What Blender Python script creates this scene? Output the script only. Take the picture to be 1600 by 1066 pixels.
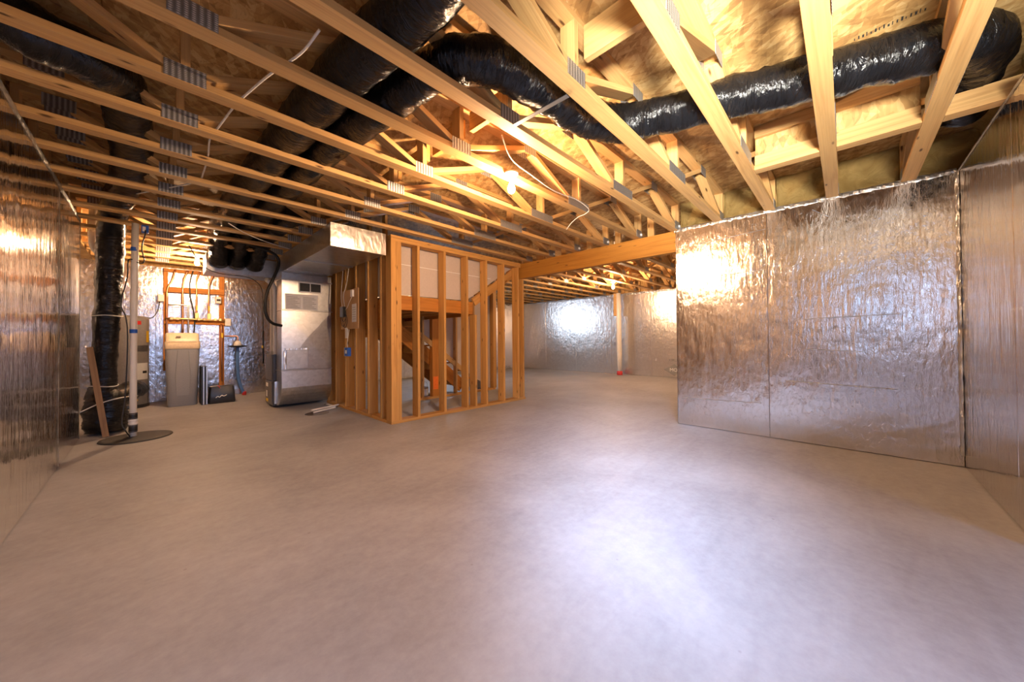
import bpy, bmesh, math, random
from mathutils import Vector, Matrix, noise
random.seed(7)
SC = bpy.context.scene
COL = SC.collection
for o in list(bpy.data.objects): bpy.data.objects.remove(o)

# ------------------------------------------------------------------ camera
CAMZ = 1.066
cd = bpy.data.cameras.new('camera'); cam = bpy.data.objects.new('camera', cd); COL.objects.link(cam)
cd.sensor_width = 36.0; cd.lens = 541.42 * 36 / 1600; cd.shift_y = -7.84 / 1600
cd.clip_start = 0.02
_R = Vector((0.69304602, -0.72085192, -0.00772747)); _U = Vector((-0.00240987, -0.01303588, 0.99991213))
_F = Vector((0.72088931, 0.6929665, 0.01077162))
cam.matrix_world = Matrix(((_R.x, _U.x, -_F.x, 0), (_R.y, _U.y, -_F.y, 0), (_R.z, _U.z, -_F.z, CAMZ), (0, 0, 0, 1)))
SC.camera = cam

# ------------------------------------------------------------------ world, daylight, added lights, exposure
w = bpy.data.worlds.new('world'); SC.world = w; w.use_nodes = True
wn = w.node_tree.nodes; wl = w.node_tree.links
bg = wn['Background']; bg.inputs['Color'].default_value = (0.72, 0.84, 1.0, 1); bg.inputs['Strength'].default_value = 1.0
SC.view_settings.view_transform = 'Standard'; SC.view_settings.look = 'None'
SC.view_settings.gamma = 1.0; SC.view_settings.use_curve_mapping = False
SC.view_settings.exposure = 0.0
BULB_COL = (1.0, 0.63, 0.36)
# daylight that falls through the egress window in the left wall, behind the camera
al = bpy.data.lights.new('window_daylight', 'AREA'); alo = bpy.data.objects.new('window_daylight', al); COL.objects.link(alo)
al.shape = 'RECTANGLE'; al.size = 0.85; al.size_y = 0.9; al.energy = 64; al.color = (0.46, 0.64, 1.0); al.spread = math.radians(35)
_p = Vector((-0.88, -0.68, 2.05)); _t = Vector((2.95, 1.6, 0.0))
alo.location = _p; alo.rotation_euler = (_t - _p).to_track_quat('-Z', 'Z').to_euler()

YB_ = 8.95
def area_light(name, loc, direc, sx, sy, energy, spread=180, col=(0.38, 0.56, 1.0)):  # serves the window light and the added fill lamps
    l = bpy.data.lights.new(name, 'AREA'); o = bpy.data.objects.new(name, l); COL.objects.link(o)
    l.shape = 'RECTANGLE'; l.size = sx; l.size_y = sy; l.energy = energy; l.color = col; l.spread = math.radians(spread)
    o.location = loc; o.rotation_euler = Vector(direc).to_track_quat('-Z', 'Y').to_euler()
area_light('window_skylight', (-0.72, -0.65, 1.665), (1, 0, 0), 0.76, 1.12, 5)      # sky seen in the egress window
area_light('rear_fill_light', (0.75, -2.66, 1.6), (0, 1, -0.9), 2.1, 1.3, 62, 95)         # broad fill added behind the camera, shining in through an added window
area_light('added_ceiling_uplight', (-0.85, -0.68, 1.30), (3.0, 1.0, 1.52), 0.7, 0.35, 78, 44, (1.0, 0.95, 0.84))   # added uplight to brighten the ceiling, standing in for a bounced flash
area_light('far_window_skylight', (6.1, YB_ + 0.05, 2.02), (0, -1, 0.05), 1.45, 0.5, 60, 180, (0.66, 0.80, 1.0))         # sky seen in the second room's window
SC.cycles.max_bounces = 7; SC.cycles.diffuse_bounces = 3; SC.cycles.glossy_bounces = 4; SC.cycles.transmission_bounces = 2
SC.cycles.caustics_refractive = False; SC.cycles.adaptive_threshold = 0.03

# ------------------------------------------------------------------ helpers
WM = {}
def setw(o, M, parent=None):
    WM[o.name] = M
    if parent is not None:
        o.parent = parent; o.matrix_parent_inverse = WM[parent.name].inverted()
    o.matrix_basis = M
def link(name, data, M=None, parent=None):
    o = bpy.data.objects.new(name, data); COL.objects.link(o)
    setw(o, M or Matrix.Identity(4), parent); return o
def tag(o, label=None, cat=None, group=None, kind=None):
    if label: o['label'] = label
    if cat: o['category'] = cat
    if group: o['group'] = group
    if kind: o['kind'] = kind
    return o
def thing(name, loc, label, cat, group=None, kind=None):
    o = link(name, None, Matrix.Translation(loc)); o.empty_display_size = 0.05
    return tag(o, label, cat, group, kind)
def mesh_of(bm, mat, smooth=False):
    me = bpy.data.meshes.new('m'); bm.to_mesh(me); bm.free()
    if mat: me.materials.append(mat)
    if smooth:
        for p in me.polygons: p.use_smooth = True
    return me
_bc = {}
def box_mesh(dx, dy, dz, mat, bev=0.0015):
    k = (round(dx, 4), round(dy, 4), round(dz, 4), mat.name, bev)
    if k in _bc: return _bc[k]
    bm = bmesh.new(); bmesh.ops.create_cube(bm, size=1.0)
    for v in bm.verts: v.co = Vector((v.co.x * dx, v.co.y * dy, v.co.z * dz))
    if bev > 0:
        bmesh.ops.bevel(bm, geom=bm.edges[:], offset=min(bev, 0.3 * min(dx, dy, dz)), segments=1, affect='EDGES')
    _bc[k] = mesh_of(bm, mat); return _bc[k]
def frame(p0, p1, side=None):
    p0 = Vector(p0); p1 = Vector(p1); x = (p1 - p0).normalized()
    if side is None:
        side = Vector((0, 1, 0)) if abs(x.y) < 0.7 else Vector((1, 0, 0))
    y = Vector(side); y = (y - x * y.dot(x)).normalized(); z = x.cross(y)
    c = (p0 + p1) / 2
    return Matrix(((x.x, y.x, z.x, c.x), (x.y, y.y, z.y, c.y), (x.z, y.z, z.z, c.z), (0, 0, 0, 1)))
def beam(name, p0, p1, wid, thk, mat, parent=None, side=None, bev=0.0015):
    """a board from p0 to p1: wid along `side`, thk across"""
    L = (Vector(p1) - Vector(p0)).length
    return link(name, box_mesh(L, wid, thk, mat, bev), frame(p0, p1, side), parent)
def slab(name, lo, hi, mat, parent=None, bev=0.0015):
    lo = Vector(lo); hi = Vector(hi); d = hi - lo
    return link(name, box_mesh(d.x, d.y, d.z, mat, bev), Matrix.Translation((lo + hi) / 2), parent)
def prism(name, pts, vec, mat, parent=None):
    """a closed outline (world points, one plane) extruded along vec"""
    c = sum((Vector(p) for p in pts), Vector()) / len(pts)
    bm = bmesh.new(); v = Vector(vec)
    a = [bm.verts.new(Vector(p) - c) for p in pts]; b = [bm.verts.new(Vector(p) - c + v) for p in pts]
    bm.faces.new(a); bm.faces.new(b[::-1]); n = len(pts)
    for i in range(n): bm.faces.new((a[i], b[i], b[(i + 1) % n], a[(i + 1) % n]))
    bmesh.ops.recalc_face_normals(bm, faces=bm.faces[:])
    return link(name, mesh_of(bm, mat), Matrix.Translation(c), parent)
def catmull(pts, n):
    P = [Vector(p) for p in pts]; P = [2 * P[0] - P[1]] + P + [2 * P[-1] - P[-2]]; out = []
    for i in range(1, len(P) - 2):
        for k in range(n):
            t = k / n; a, b, c, d = P[i - 1:i + 3]
            out.append(0.5 * ((2 * b) + (c - a) * t + (2 * a - 5 * b + 4 * c - d) * t * t + (3 * b - a - 3 * c + d) * t ** 3))
    out.append(P[-2]); return out
def tube(name, pts, r, mat, parent=None, seg=10, n=6, rough=0.0, rfun=None, smooth=True, caps=True, squash=1.0, straight=False):
    path = [Vector(p) for p in pts] if straight else catmull(pts, n)
    c = path[0].copy(); bm = bmesh.new(); uvl = bm.loops.layers.uv.new('uv')
    rings = []; T = (path[1] - path[0]).normalized()
    up = Vector((0, 0, 1)) if abs(T.z) < 0.9 else Vector((1, 0, 0))
    N = (up - T * up.dot(T)).normalized(); s = 0.0; S = []
    for i, p in enumerate(path):
        if i: s += (p - path[i - 1]).length
        S.append(s)
        T2 = (path[min(i + 1, len(path) - 1)] - path[max(i - 1, 0)]).normalized()
        N = (N - T2 * N.dot(T2)).normalized(); B = T2.cross(N)
        rr = r * (rfun(i / (len(path) - 1)) if rfun else 1.0); ring = []
        for k in range(seg):
            a = 2 * math.pi * k / seg; d = N * (math.cos(a) * squash) + B * math.sin(a)
            q = p + d * rr
            if rough: q += d * rough * (noise.noise(q * 9.0) + 0.6 * noise.noise(Vector((s * 45, a * 2.2, 3.1))))
            ring.append(bm.verts.new(q - c))
        rings.append(ring)
    for i in range(len(rings) - 1):
        for k in range(seg):
            k2 = (k + 1) % seg
            f = bm.faces.new((rings[i][k], rings[i][k2], rings[i + 1][k2], rings[i + 1][k]))
            uv = ((S[i], k / seg), (S[i], (k + 1) / seg), (S[i + 1], (k + 1) / seg), (S[i + 1], k / seg))
            for l, u in zip(f.loops, uv): l[uvl].uv = u
            f.smooth = smooth
    if caps: bm.faces.new(rings[0][::-1]); bm.faces.new(rings[-1])
    bmesh.ops.recalc_face_normals(bm, faces=bm.faces[:])
    return link(name, mesh_of(bm, mat), Matrix.Translation(c), parent)
def lathe(name, prof, loc, mat, parent=None, seg=24, axis=(0, 0, 1), smooth=True):
    bm = bmesh.new(); rings = []
    for r, z in prof:
        rings.append([bm.verts.new((r * math.cos(2 * math.pi * k / seg), r * math.sin(2 * math.pi * k / seg), z)) for k in range(seg)])
    for i in range(len(rings) - 1):
        for k in range(seg):
            f = bm.faces.new((rings[i][k], rings[i][(k + 1) % seg], rings[i + 1][(k + 1) % seg], rings[i + 1][k])); f.smooth = smooth
    bm.faces.new(rings[0][::-1]); bm.faces.new(rings[-1])
    bmesh.ops.recalc_face_normals(bm, faces=bm.faces[:])
    q = Vector((0, 0, 1)).rotation_difference(Vector(axis)).to_matrix().to_4x4()
    return link(name, mesh_of(bm, mat), Matrix.Translation(loc) @ q, parent)
def text(name, s, M, size, mat, parent, depth=0.0):
    cu = bpy.data.curves.new('t', 'FONT'); cu.body = s; cu.size = size; cu.align_x = 'CENTER'; cu.align_y = 'CENTER'; cu.extrude = depth
    cu.materials.append(mat); return link(name, cu, M, parent)
def axes(x, y, loc):
    x = Vector(x).normalized(); y = Vector(y); y = (y - x * y.dot(x)).normalized(); z = x.cross(y)
    return Matrix(((x.x, y.x, z.x, loc[0]), (x.y, y.y, z.y, loc[1]), (x.z, y.z, z.z, loc[2]), (0, 0, 0, 1)))

# ------------------------------------------------------------------ materials
class NT:
    def __init__(s, name):
        s.m = bpy.data.materials.new(name); s.m.use_nodes = True; s.t = s.m.node_tree
        s.b = s.t.nodes['Principled BSDF']
    def n(s, typ, **kw):
        x = s.t.nodes.new(typ)
        for k, v in kw.items(): setattr(x, k, v)
        return x
    def l(s, a, b): s.t.links.new(a, b)
    def set(s, **kw):
        for k, v in kw.items(): s.b.inputs[k.replace('_', ' ')].default_value = v
    def coords(s, scale, kind='Object', rnd=True):
        tc = s.n('ShaderNodeTexCoord'); mp = s.n('ShaderNodeMapping'); mp.inputs['Scale'].default_value = scale
        s.l(tc.outputs[kind], mp.inputs['Vector'])
        if rnd:
            oi = s.n('ShaderNodeObjectInfo'); mu = s.n('ShaderNodeMath', operation='MULTIPLY'); mu.inputs[1].default_value = 37.0
            s.l(oi.outputs['Random'], mu.inputs[0]); cb = s.n('ShaderNodeCombineXYZ')
            s.l(mu.outputs[0], cb.inputs[0]); s.l(mu.outputs[0], cb.inputs[1]); s.l(mu.outputs[0], cb.inputs[2])
            s.l(cb.outputs[0], mp.inputs['Location'])
        return mp.outputs['Vector']
    def noise(s, vec, scale, detail=3, rough=0.55, dist=0.0):
        x = s.n('ShaderNodeTexNoise'); x.inputs['Scale'].default_value = scale; x.inputs['Detail'].default_value = detail
        x.inputs['Roughness'].default_value = rough; x.inputs['Distortion'].default_value = dist
        if vec is not None: s.l(vec, x.inputs['Vector'])
        return x.outputs['Fac']
    def voro(s, vec, scale, out='Distance', feature='F1'):
        x = s.n('ShaderNodeTexVoronoi', feature=feature); x.inputs['Scale'].default_value = scale
        if vec is not None: s.l(vec, x.inputs['Vector'])
        return x.outputs[out]
    def ramp(s, fac, stops, interp='LINEAR'):
        r = s.n('ShaderNodeValToRGB'); cr = r.color_ramp; cr.interpolation = interp
        while len(cr.elements) > 1: cr.elements.remove(cr.elements[-1])
        cr.elements[0].position = stops[0][0]; cr.elements[0].color = tuple(stops[0][1]) + (1,)
        for p, c in stops[1:]:
            e = cr.elements.new(p); e.color = tuple(c) + (1,)
        s.l(fac, r.inputs['Fac']); return r.outputs['Color']
    def mix(s, fac, a, b, blend='MIX'):
        x = s.n('ShaderNodeMix', data_type='RGBA', blend_type=blend)
        for sock, v in ((x.inputs[0], fac), (x.inputs[6], a), (x.inputs[7], b)):
            if isinstance(v, (int, float)): sock.default_value = v
            elif isinstance(v, tuple): sock.default_value = v + (1,) if len(v) == 3 else v
            else: s.l(v, sock)
        return x.outputs[2]
    def math(s, op, a, b=0.0):
        x = s.n('ShaderNodeMath', operation=op)
        for i, v in ((0, a), (1, b)):
            if isinstance(v, (int, float)): x.inputs[i].default_value = v
            else: s.l(v, x.inputs[i])
        return x.outputs[0]
    def bump(s, h, strength=0.3, dist=0.01, prev=None):
        x = s.n('ShaderNodeBump'); x.inputs['Strength'].default_value = strength; x.inputs['Distance'].default_value = dist
        s.l(h, x.inputs['Height'])
        if prev is not None: s.l(prev, x.inputs['Normal'])
        s.l(x.outputs['Normal'], s.b.inputs['Normal']); return x.outputs['Normal']
    def color(s, c): s.l(c, s.b.inputs['Base Color'])
def g(v): return (v, v, v)

def wood(name, light, dark, knot=(0.10, 0.045, 0.015), var=0.12):
    m = NT(name); v = m.coords((1, 1, 1)); v1 = m.coords((0.7, 16, 16)); v2 = m.coords((2.5, 120, 120)); v3 = m.coords((3.2, 12, 12))
    c = m.ramp(m.noise(v1, 1.0, 4, 0.6, 1.5), ((0.32, dark), (0.5, light), (0.7, tuple(min(1, a * 1.12) for a in light))))
    c = m.mix(0.35, c, m.ramp(m.noise(v2, 1.0, 2), ((0.3, tuple(a * 0.62 for a in light)), (0.6, light))))
    k = m.ramp(m.voro(v3, 1.0), ((0.05, g(1)), (0.13, g(0))))
    c = m.mix(k, c, knot)
    oi = m.n('ShaderNodeObjectInfo'); hs = m.n('ShaderNodeHueSaturation'); m.l(c, hs.inputs['Color'])
    m.l(m.math('ADD', m.math('MULTIPLY', oi.outputs['Random'], 2 * var), 1 - var), hs.inputs['Value'])
    m.color(hs.outputs['Color']); m.set(Roughness=0.62, Specular_IOR_Level=0.3)
    m.bump(m.noise(v2, 1.0, 2), 0.15, 0.003); return m.m
LUM = wood('lumber_pine', (0.60, 0.355, 0.135), (0.46, 0.24, 0.08))
STUD = wood('stud_spruce', (0.64, 0.335, 0.095), (0.46, 0.21, 0.05))
ORNG = wood('header_fir', (0.54, 0.21, 0.035), (0.38, 0.13, 0.018))
BEAMW = wood('laminated_beam', (0.50, 0.22, 0.035), (0.36, 0.14, 0.02))
GREYW = wood('weathered_board', (0.34, 0.20, 0.10), (0.22, 0.12, 0.06))

def osb():
    m = NT('osb_sheathing'); v = m.coords((1, 1, 1)); 
    nz = m.n('ShaderNodeTexNoise'); nz.inputs['Scale'].default_value = 6.0; m.l(v, nz.inputs['Vector'])
    add = m.n('ShaderNodeVectorMath', operation='ADD'); sc = m.n('ShaderNodeVectorMath', operation='SCALE'); sc.inputs['Scale'].default_value = 0.03
    m.l(nz.outputs['Color'], sc.inputs[0]); m.l(v, add.inputs[0]); m.l(sc.outputs[0], add.inputs[1])
    cols = []
    for rot, s in ((0.5, (34, 9, 9)), (-0.4, (30, 8, 9)), (1.4, (38, 10, 9))):
        mp = m.n('ShaderNodeMapping'); mp.inputs['Rotation'].default_value = (0, 0, rot); m.l(add.outputs[0], mp.inputs['Vector'])
        m2 = m.n('ShaderNodeMapping'); m2.inputs['Scale'].default_value = s; m.l(mp.outputs[0], m2.inputs['Vector'])
        x = m.n('ShaderNodeTexVoronoi'); x.inputs['Scale'].default_value = 1.0; m.l(m2.outputs[0], x.inputs['Vector'])
        sep = m.n('ShaderNodeSeparateColor'); m.l(x.outputs['Color'], sep.inputs[0]); cols.append(sep.outputs[0])
    f = m.math('ADD', m.math('MULTIPLY', cols[0], 0.45), m.math('ADD', m.math('MULTIPLY', cols[1], 0.3), m.math('MULTIPLY', cols[2], 0.25)))
    c = m.ramp(f, ((0.15, (0.22, 0.105, 0.03)), (0.36, (0.41, 0.22, 0.065)), (0.55, (0.55, 0.325, 0.11)), (0.8, (0.70, 0.48, 0.21))))
    c = m.mix(0.3, c, m.ramp(m.noise(v, 3.0, 4), ((0.3, (0.3, 0.16, 0.06)), (0.7, (0.6, 0.42, 0.2)))))
    vf = m.coords((46, 9, 9)); c = m.mix(m.ramp(m.noise(vf, 1.0, 3, 0.6, 2.0), ((0.60, g(0)), (0.72, g(0.45)))), c, (0.22, 0.115, 0.04))
    m.color(c); m.set(Roughness=0.7, Specular_IOR_Level=0.25); m.bump(f, 0.12, 0.004); return m.m
OSB = osb()

def foil(name, stri, crum, base=(0.74, 0.70, 0.68), rough=0.2, freq=70.0, fine=14.0):
    """foil facing: vertical press lines (stri) and crumpling (crum); local x runs along the wall, local z is up"""
    m = NT(name)
    v1 = m.coords((freq, 1, 2.2)); v2 = m.coords((1, 1, 1)); v3 = m.coords((fine, fine, fine * 0.45)); v4 = m.coords((freq * 2.6, 1, 5.0))
    h1 = m.noise(v1, 1.0, 4, 0.6, 0.4); h4 = m.noise(v4, 1.0, 1)
    h2 = m.noise(v3, 1.0, 4, 0.62, 0.9); h3 = m.noise(v2, 3.0, 2)
    vr = m.voro(v2, 17.0, 'Distance', 'SMOOTH_F1')
    n = m.bump(h3, 0.22, 0.05)
    n = m.bump(m.math('ADD', h2, m.math('MULTIPLY', vr, 0.5)), crum, 0.008, n)
    n = m.bump(m.math('ADD', h1, m.math('MULTIPLY', h4, 0.4)), stri, 0.008, n)
    m.color(m.ramp(h2, ((0.3, tuple(a * 0.92 for a in base)), (0.7, base))))
    r = m.math('ADD', m.math('MULTIPLY', m.noise(v2, 5.0, 4), 0.08), rough - 0.04)
    m.l(r, m.b.inputs['Roughness'])
    m.set(Metallic=1.0); return m.m
FOIL_S = foil('foil_pressed', 0.5, 0.06, rough=0.10, freq=15.0)
FOIL_R = foil('foil_wrinkled', 0.55, 0.30, rough=0.15, freq=15.0, fine=34.0)
FOIL_B = foil('foil_crumpled', 0.15, 0.5, rough=0.2, freq=30.0, fine=24.0)
FOIL_F = foil('foil_dimpled', 0.5, 0.5, base=(0.86, 0.84, 0.82), rough=0.30, freq=12.0, fine=20.0)
def tape():
    m = NT('foil_tape'); v = m.coords((30, 30, 8)); m.set(Metallic=1.0, Roughness=0.34); m.color(m.ramp(m.noise(v, 1.0, 2), ((0.3, g(0.82)), (0.7, g(0.92)))))
    m.bump(m.math('ADD', m.noise(v, 1.0, 3, 0.6, 1.0), m.voro(v, 1.2)), 0.8, 0.01); return m.m
TAPE = tape()
def plain(name, c, rough=0.5, metal=0.0, bumpy=0.0, bs=40.0, spec=0.5, var=0.12):
    m = NT(name); v = m.coords((1, 1, 1)); h = m.noise(v, bs, 4)
    m.color(m.ramp(h, ((0.25, tuple(a * (1 - var) for a in c)), (0.75, tuple(min(1, a * (1 + var)) for a in c)))))
    m.set(Roughness=rough, Metallic=metal, Specular_IOR_Level=spec)
    if bumpy: m.bump(h, bumpy, 0.01)
    return m.m
def galv():
    m = NT('galvanized_steel'); v = m.coords((1, 1, 1)); c = m.voro(v, 26.0, 'Color')
    sp = m.n('ShaderNodeSeparateColor'); m.l(c, sp.inputs[0])
    m.color(m.ramp(sp.outputs[0], ((0.1, (0.56, 0.565, 0.57)), (0.9, (0.64, 0.645, 0.65))))); m.set(Metallic=1.0)
    m.l(m.math('ADD', m.math('MULTIPLY', sp.outputs[1], 0.06), 0.3), m.b.inputs['Roughness'])
    m.bump(m.noise(v, 2.5, 1), 0.12, 0.02); return m.m
GALV = galv()
def plate_mat():
    m = NT('nail_plate_steel'); v = m.coords((1, 1, 1)); 
    wv = m.n('ShaderNodeTexWave', wave_type='BANDS', bands_direction='X'); wv.inputs['Scale'].default_value = 13.0; wv.inputs['Distortion'].default_value = 0.6; m.l(v, wv.inputs['Vector'])
    w2 = m.n('ShaderNodeTexWave', wave_type='BANDS', bands_direction='Z'); w2.inputs['Scale'].default_value = 34.0; w2.inputs['Distortion'].default_value = 1.5; m.l(v, w2.inputs['Vector'])
    f = m.math('MULTIPLY', wv.outputs['Fac'], m.math('ADD', m.math('MULTIPLY', w2.outputs['Fac'], 0.8), 0.2))
    m.color(m.ramp(f, ((0.05, (0.20, 0.195, 0.19)), (0.35, (0.30, 0.295, 0.29)), (0.85, (0.66, 0.65, 0.64)))))
    m.set(Metallic=0.6, Roughness=0.45); m.bump(f, 0.4, 0.004); return m.m
PLATE = plate_mat()
def duct_mat():
    m = NT('black_duct_jacket'); v = m.coords((26, 5, 1), 'UV', rnd=False); v2 = m.coords((9, 9, 9))
    a = m.noise(v, 1.0, 4, 0.6, 1.3); b = m.noise(v2, 1.0, 3)
    m.color(m.ramp(b, ((0.3, (0.003, 0.003, 0.0035)), (0.7, (0.007, 0.007, 0.008))))); m.set(Roughness=0.2, Specular_IOR_Level=0.42)
    n = m.bump(b, 0.35, 0.03); m.bump(a, 0.9, 0.018, n); return m.m
DUCT = duct_mat()
def concrete():
    m = NT('concrete_slab'); v = m.coords((1, 1, 1), rnd=False); v2 = m.coords((0.8, 3.2, 1), rnd=False)
    a = m.noise(v, 0.9, 6, 0.6, 0.6); b = m.noise(v2, 2.2, 5, 0.6, 1.2); c = m.noise(v, 22.0, 5, 0.7)
    f = m.math('ADD', m.math('MULTIPLY', a, 0.58), m.math('ADD', m.math('MULTIPLY', b, 0.17), m.math('MULTIPLY', c, 0.25)))
    col = m.ramp(f, ((0.34, (0.235, 0.225, 0.23)), (0.5, (0.325, 0.315, 0.32)), (0.66, (0.41, 0.40, 0.405))))
    col = m.mix(m.ramp(m.voro(v, 5.0), ((0.02, g(0.5)), (0.045, g(0)))), col, (0.2, 0.17, 0.15))
    m.color(col); m.set(Specular_IOR_Level=0.4)
    m.l(m.math('ADD', m.math('MULTIPLY', a, 0.2), 0.46), m.b.inputs['Roughness'])
    n = m.bump(b, 0.04, 0.02); m.bump(c, 0.12, 0.003, n); return m.m
CONC = concrete()
def foam():
    m = NT('spray_foam'); v = m.coords((1, 1, 1)); h = m.noise(v, 7.0, 5, 0.6, 0.8)
    m.color(m.ramp(h, ((0.3, (0.44, 0.27, 0.075)), (0.7, (0.64, 0.43, 0.15))))); m.set(Roughness=0.8); m.bump(h, 0.8, 0.04); return m.m
FOAM = foam()
CWALL = plain('poured_concrete', (0.42, 0.41, 0.40), 0.85, 0, 0.3, 8)
DRYW = plain('drywall_paper', (0.62, 0.53, 0.45), 0.85, 0, 0, 30, 0.2, 0.04)
PVC = plain('white_pvc', (0.78, 0.74, 0.68), 0.35, 0, 0, 10, 0.5, 0.03)
WHITE = plain('white_plastic', (0.80, 0.77, 0.72), 0.4, 0, 0, 10, 0.5, 0.03)
PAPER = plain('paper', (0.88, 0.87, 0.85), 0.7, 0, 0, 30, 0.2, 0.03)
INK = plain('print_ink', (0.03, 0.03, 0.03), 0.7)
GREYINK = plain('grey_print', (0.30, 0.29, 0.28), 0.7)
REDINK = plain('red_print', (0.6, 0.04, 0.03), 0.5)
BLUE = plain('blue_tape', (0.01, 0.10, 0.48), 0.5)
BLACK = plain('black_rubber', (0.012, 0.012, 0.012), 0.45)
BLKP = plain('black_plastic', (0.02, 0.02, 0.022), 0.35)
WIRE = plain('white_cable', (0.74, 0.71, 0.65), 0.45)
COPP = plain('copper_pipe', (0.70, 0.33, 0.17), 0.3, 1.0)
BRASS = plain('brass', (0.72, 0.48, 0.18), 0.3, 1.0)
YEL = plain('yellow_handle', (0.82, 0.55, 0.02), 0.45)
SOFTG = plain('softener_grey', (0.30, 0.31, 0.33), 0.45, 0, 0.1, 120)
SOFTL = plain('softener_lid', (0.70, 0.56, 0.38), 0.4)
WHG = plain('heater_enamel', (0.15, 0.14, 0.135), 0.4)
FURN = plain('furnace_enamel', (0.10, 0.10, 0.105), 0.38)
FURN2 = plain('furnace_panel', (0.17, 0.165, 0.16), 0.4)
RED = plain('red_paint', (0.6, 0.03, 0.025), 0.4)
TAGO = plain('orange_tag', (0.95, 0.20, 0.02), 0.5)
SUMP = plain('sump_cover', (0.035, 0.033, 0.032), 0.6, 0, 0.3, 60)
BLUEP = plain('blue_hose', (0.10, 0.22, 0.5), 0.4)
STRAP = plain('steel_strap', (0.13, 0.13, 0.14), 0.45, 0.4)
STAINM = plain('wet_stain', (0.10, 0.065, 0.045), 0.25)
PLYW = plain('plywood_board', (0.55, 0.33, 0.15), 0.6, 0, 0, 6, 0.3, 0.15)
GLASSW = NT('window_glass'); GLASSW.set(Transmission_Weight=1.0, Roughness=0.0, IOR=1.01); GLASSW = GLASSW.m
def emit(name, col, s):
    m = NT(name); m.set(Base_Color=(0.9, 0.9, 0.9, 1), Emission_Color=col + (1,), Emission_Strength=s); return m.m

# ------------------------------------------------------------------ dimensions
XR, XL, YS, ZT = 4.567, -0.5505, -0.687, 2.4235      # right wall, left wall, side wall, underside of trusses
ZC = 2.79; YB = 8.95; XF = 9.857; YEND = 1.519; YLE = 6.1; XSE = 3.04; YBH = -2.6
T0, SP, CW, CT = -0.416, 0.4878, 0.0893, 0.038
def TY(k): return T0 + SP * k

# ------------------------------------------------------------------ floor, walls, ceiling
fl = slab('floor', (-1.6, -2.9, -0.12), (10.4, 9.5, 0.0), CONC, bev=0); tag(fl, 'bare grey concrete basement floor slab', 'floor', kind='structure')
def wall(name, lo, hi, label):
    o = slab(name, lo, hi, CWALL, bev=0); return tag(o, label, 'wall', kind='structure')
def panels(parent, axis, plane, normal, cuts, z0, z1, mat, thick=0.02, gap=0.0025):
    """foil boards on a wall; axis 'X' or 'Y' is the wall's run; plane = board face"""
    for a, b in zip(cuts[:-1], cuts[1:]):
        mid = (a + b) / 2; wdt = abs(b - a) - gap; zc = (z0 + z1) / 2
        if axis == 'Y': M = axes((0, 1, 0), (normal, 0, 0), (plane - normal * thick / 2, mid, zc))
        else: M = axes((1, 0, 0), (0, normal, 0), (mid, plane - normal * thick / 2, zc))
        if M.col[2].z < 0: M = M @ Matrix.Rotation(math.pi, 4, 'X')
        link('foil_panel', box_mesh(wdt, thick, z1 - z0, mat, 0.002), M, parent)
def strip(name, p0, p1, nrm, wid, parent, amp=0.004, mat=None, seed=0, step=0.03):
    """a crinkled strip of foil tape lying on a wall"""
    p0 = Vector(p0); p1 = Vector(p1); d = p1 - p0; L = d.length; d.normalize(); nrm = Vector(nrm); s = d.cross(nrm)
    n = max(2, int(L / step)); c = (p0 + p1) / 2; bm = bmesh.new(); rows = []
    for i in range(n + 1):
        t = i / n; r = []
        for j in range(4):
            f = (j / 3 - 0.5); e = noise.noise(Vector((t * L * 25, j * 3.7, seed))) * amp
            q = p0 + d * (L * t) + s * (f * wid + noise.noise(Vector((t * L * 18, 5 + j, seed))) * wid * 0.10) + nrm * (0.003 + (0.003 if j in (1, 2) else 0) + e * 0.7)
            r.append(bm.verts.new(q - c))
        rows.append(r)
    for i in range(n):
        for j in range(3): bm.faces.new((rows[i][j], rows[i][j + 1], rows[i + 1][j + 1], rows[i + 1][j]))
    bmesh.ops.solidify(bm, geom=bm.faces[:], thickness=0.0012)
    return link(name, mesh_of(bm, mat or TAPE), Matrix.Translation(c), parent)
FT = 0.02
# left wall with the egress window behind the camera
wl_ = wall('wall_left', (XL - 0.25, -0.2, 0), (XL - FT, YLE, ZT + 0.02), 'left basement wall faced with vertical ribbed foil boards')
WZ0, WZ1, WY0, WY1 = 1.05, 2.28, -1.08, -0.22
slab('wall_pier', (XL - 0.25, YBH, 0), (XL - FT, WY0, ZT + 0.02), CWALL, wl_, 0)
slab('wall_pier', (XL - 0.25, WY0, 0), (XL - FT, -0.2, WZ0), CWALL, wl_, 0)
slab('wall_pier', (XL - 0.25, WY0, WZ1), (XL - FT, -0.2, ZT + 0.02), CWALL, wl_, 0)
cuts = [-0.2, 0.0, 1.16, 2.38, 3.60, 4.82, 6.04, YLE]
panels(wl_, 'Y', XL, 1, cuts, 0.004, ZT + 0.015, FOIL_S)
panels(wl_, 'Y', XL, 1, [YBH, -1.9, WY0], 0.004, ZT + 0.015, FOIL_S)
strip('foil_tape', (XL, -0.1, ZT - 0.005), (XL, YLE, ZT - 0.005), (1, 0, 0), 0.045, wl_, 0.008)
for yy in (4.82, 6.04): strip('foil_tape', (XL, yy, 0.02), (XL, yy, ZT - 0.03), (1, 0, 0), 0.018, wl_, 0.003, None, yy)
win = tag(slab('window_1', (XL - 0.24, WY0, WZ0), (XL - 0.16, WY0 + 0.05, WZ1), WHITE), 'white framed egress window in the left wall', 'window', kind='structure')
slab('window_frame', (XL - 0.24, WY1 - 0.05, WZ0), (XL - 0.16, WY1, WZ1), WHITE, win)
slab('window_frame', (XL - 0.24, WY0, WZ0), (XL - 0.16, WY1, WZ0 + 0.05), WHITE, win)
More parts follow.
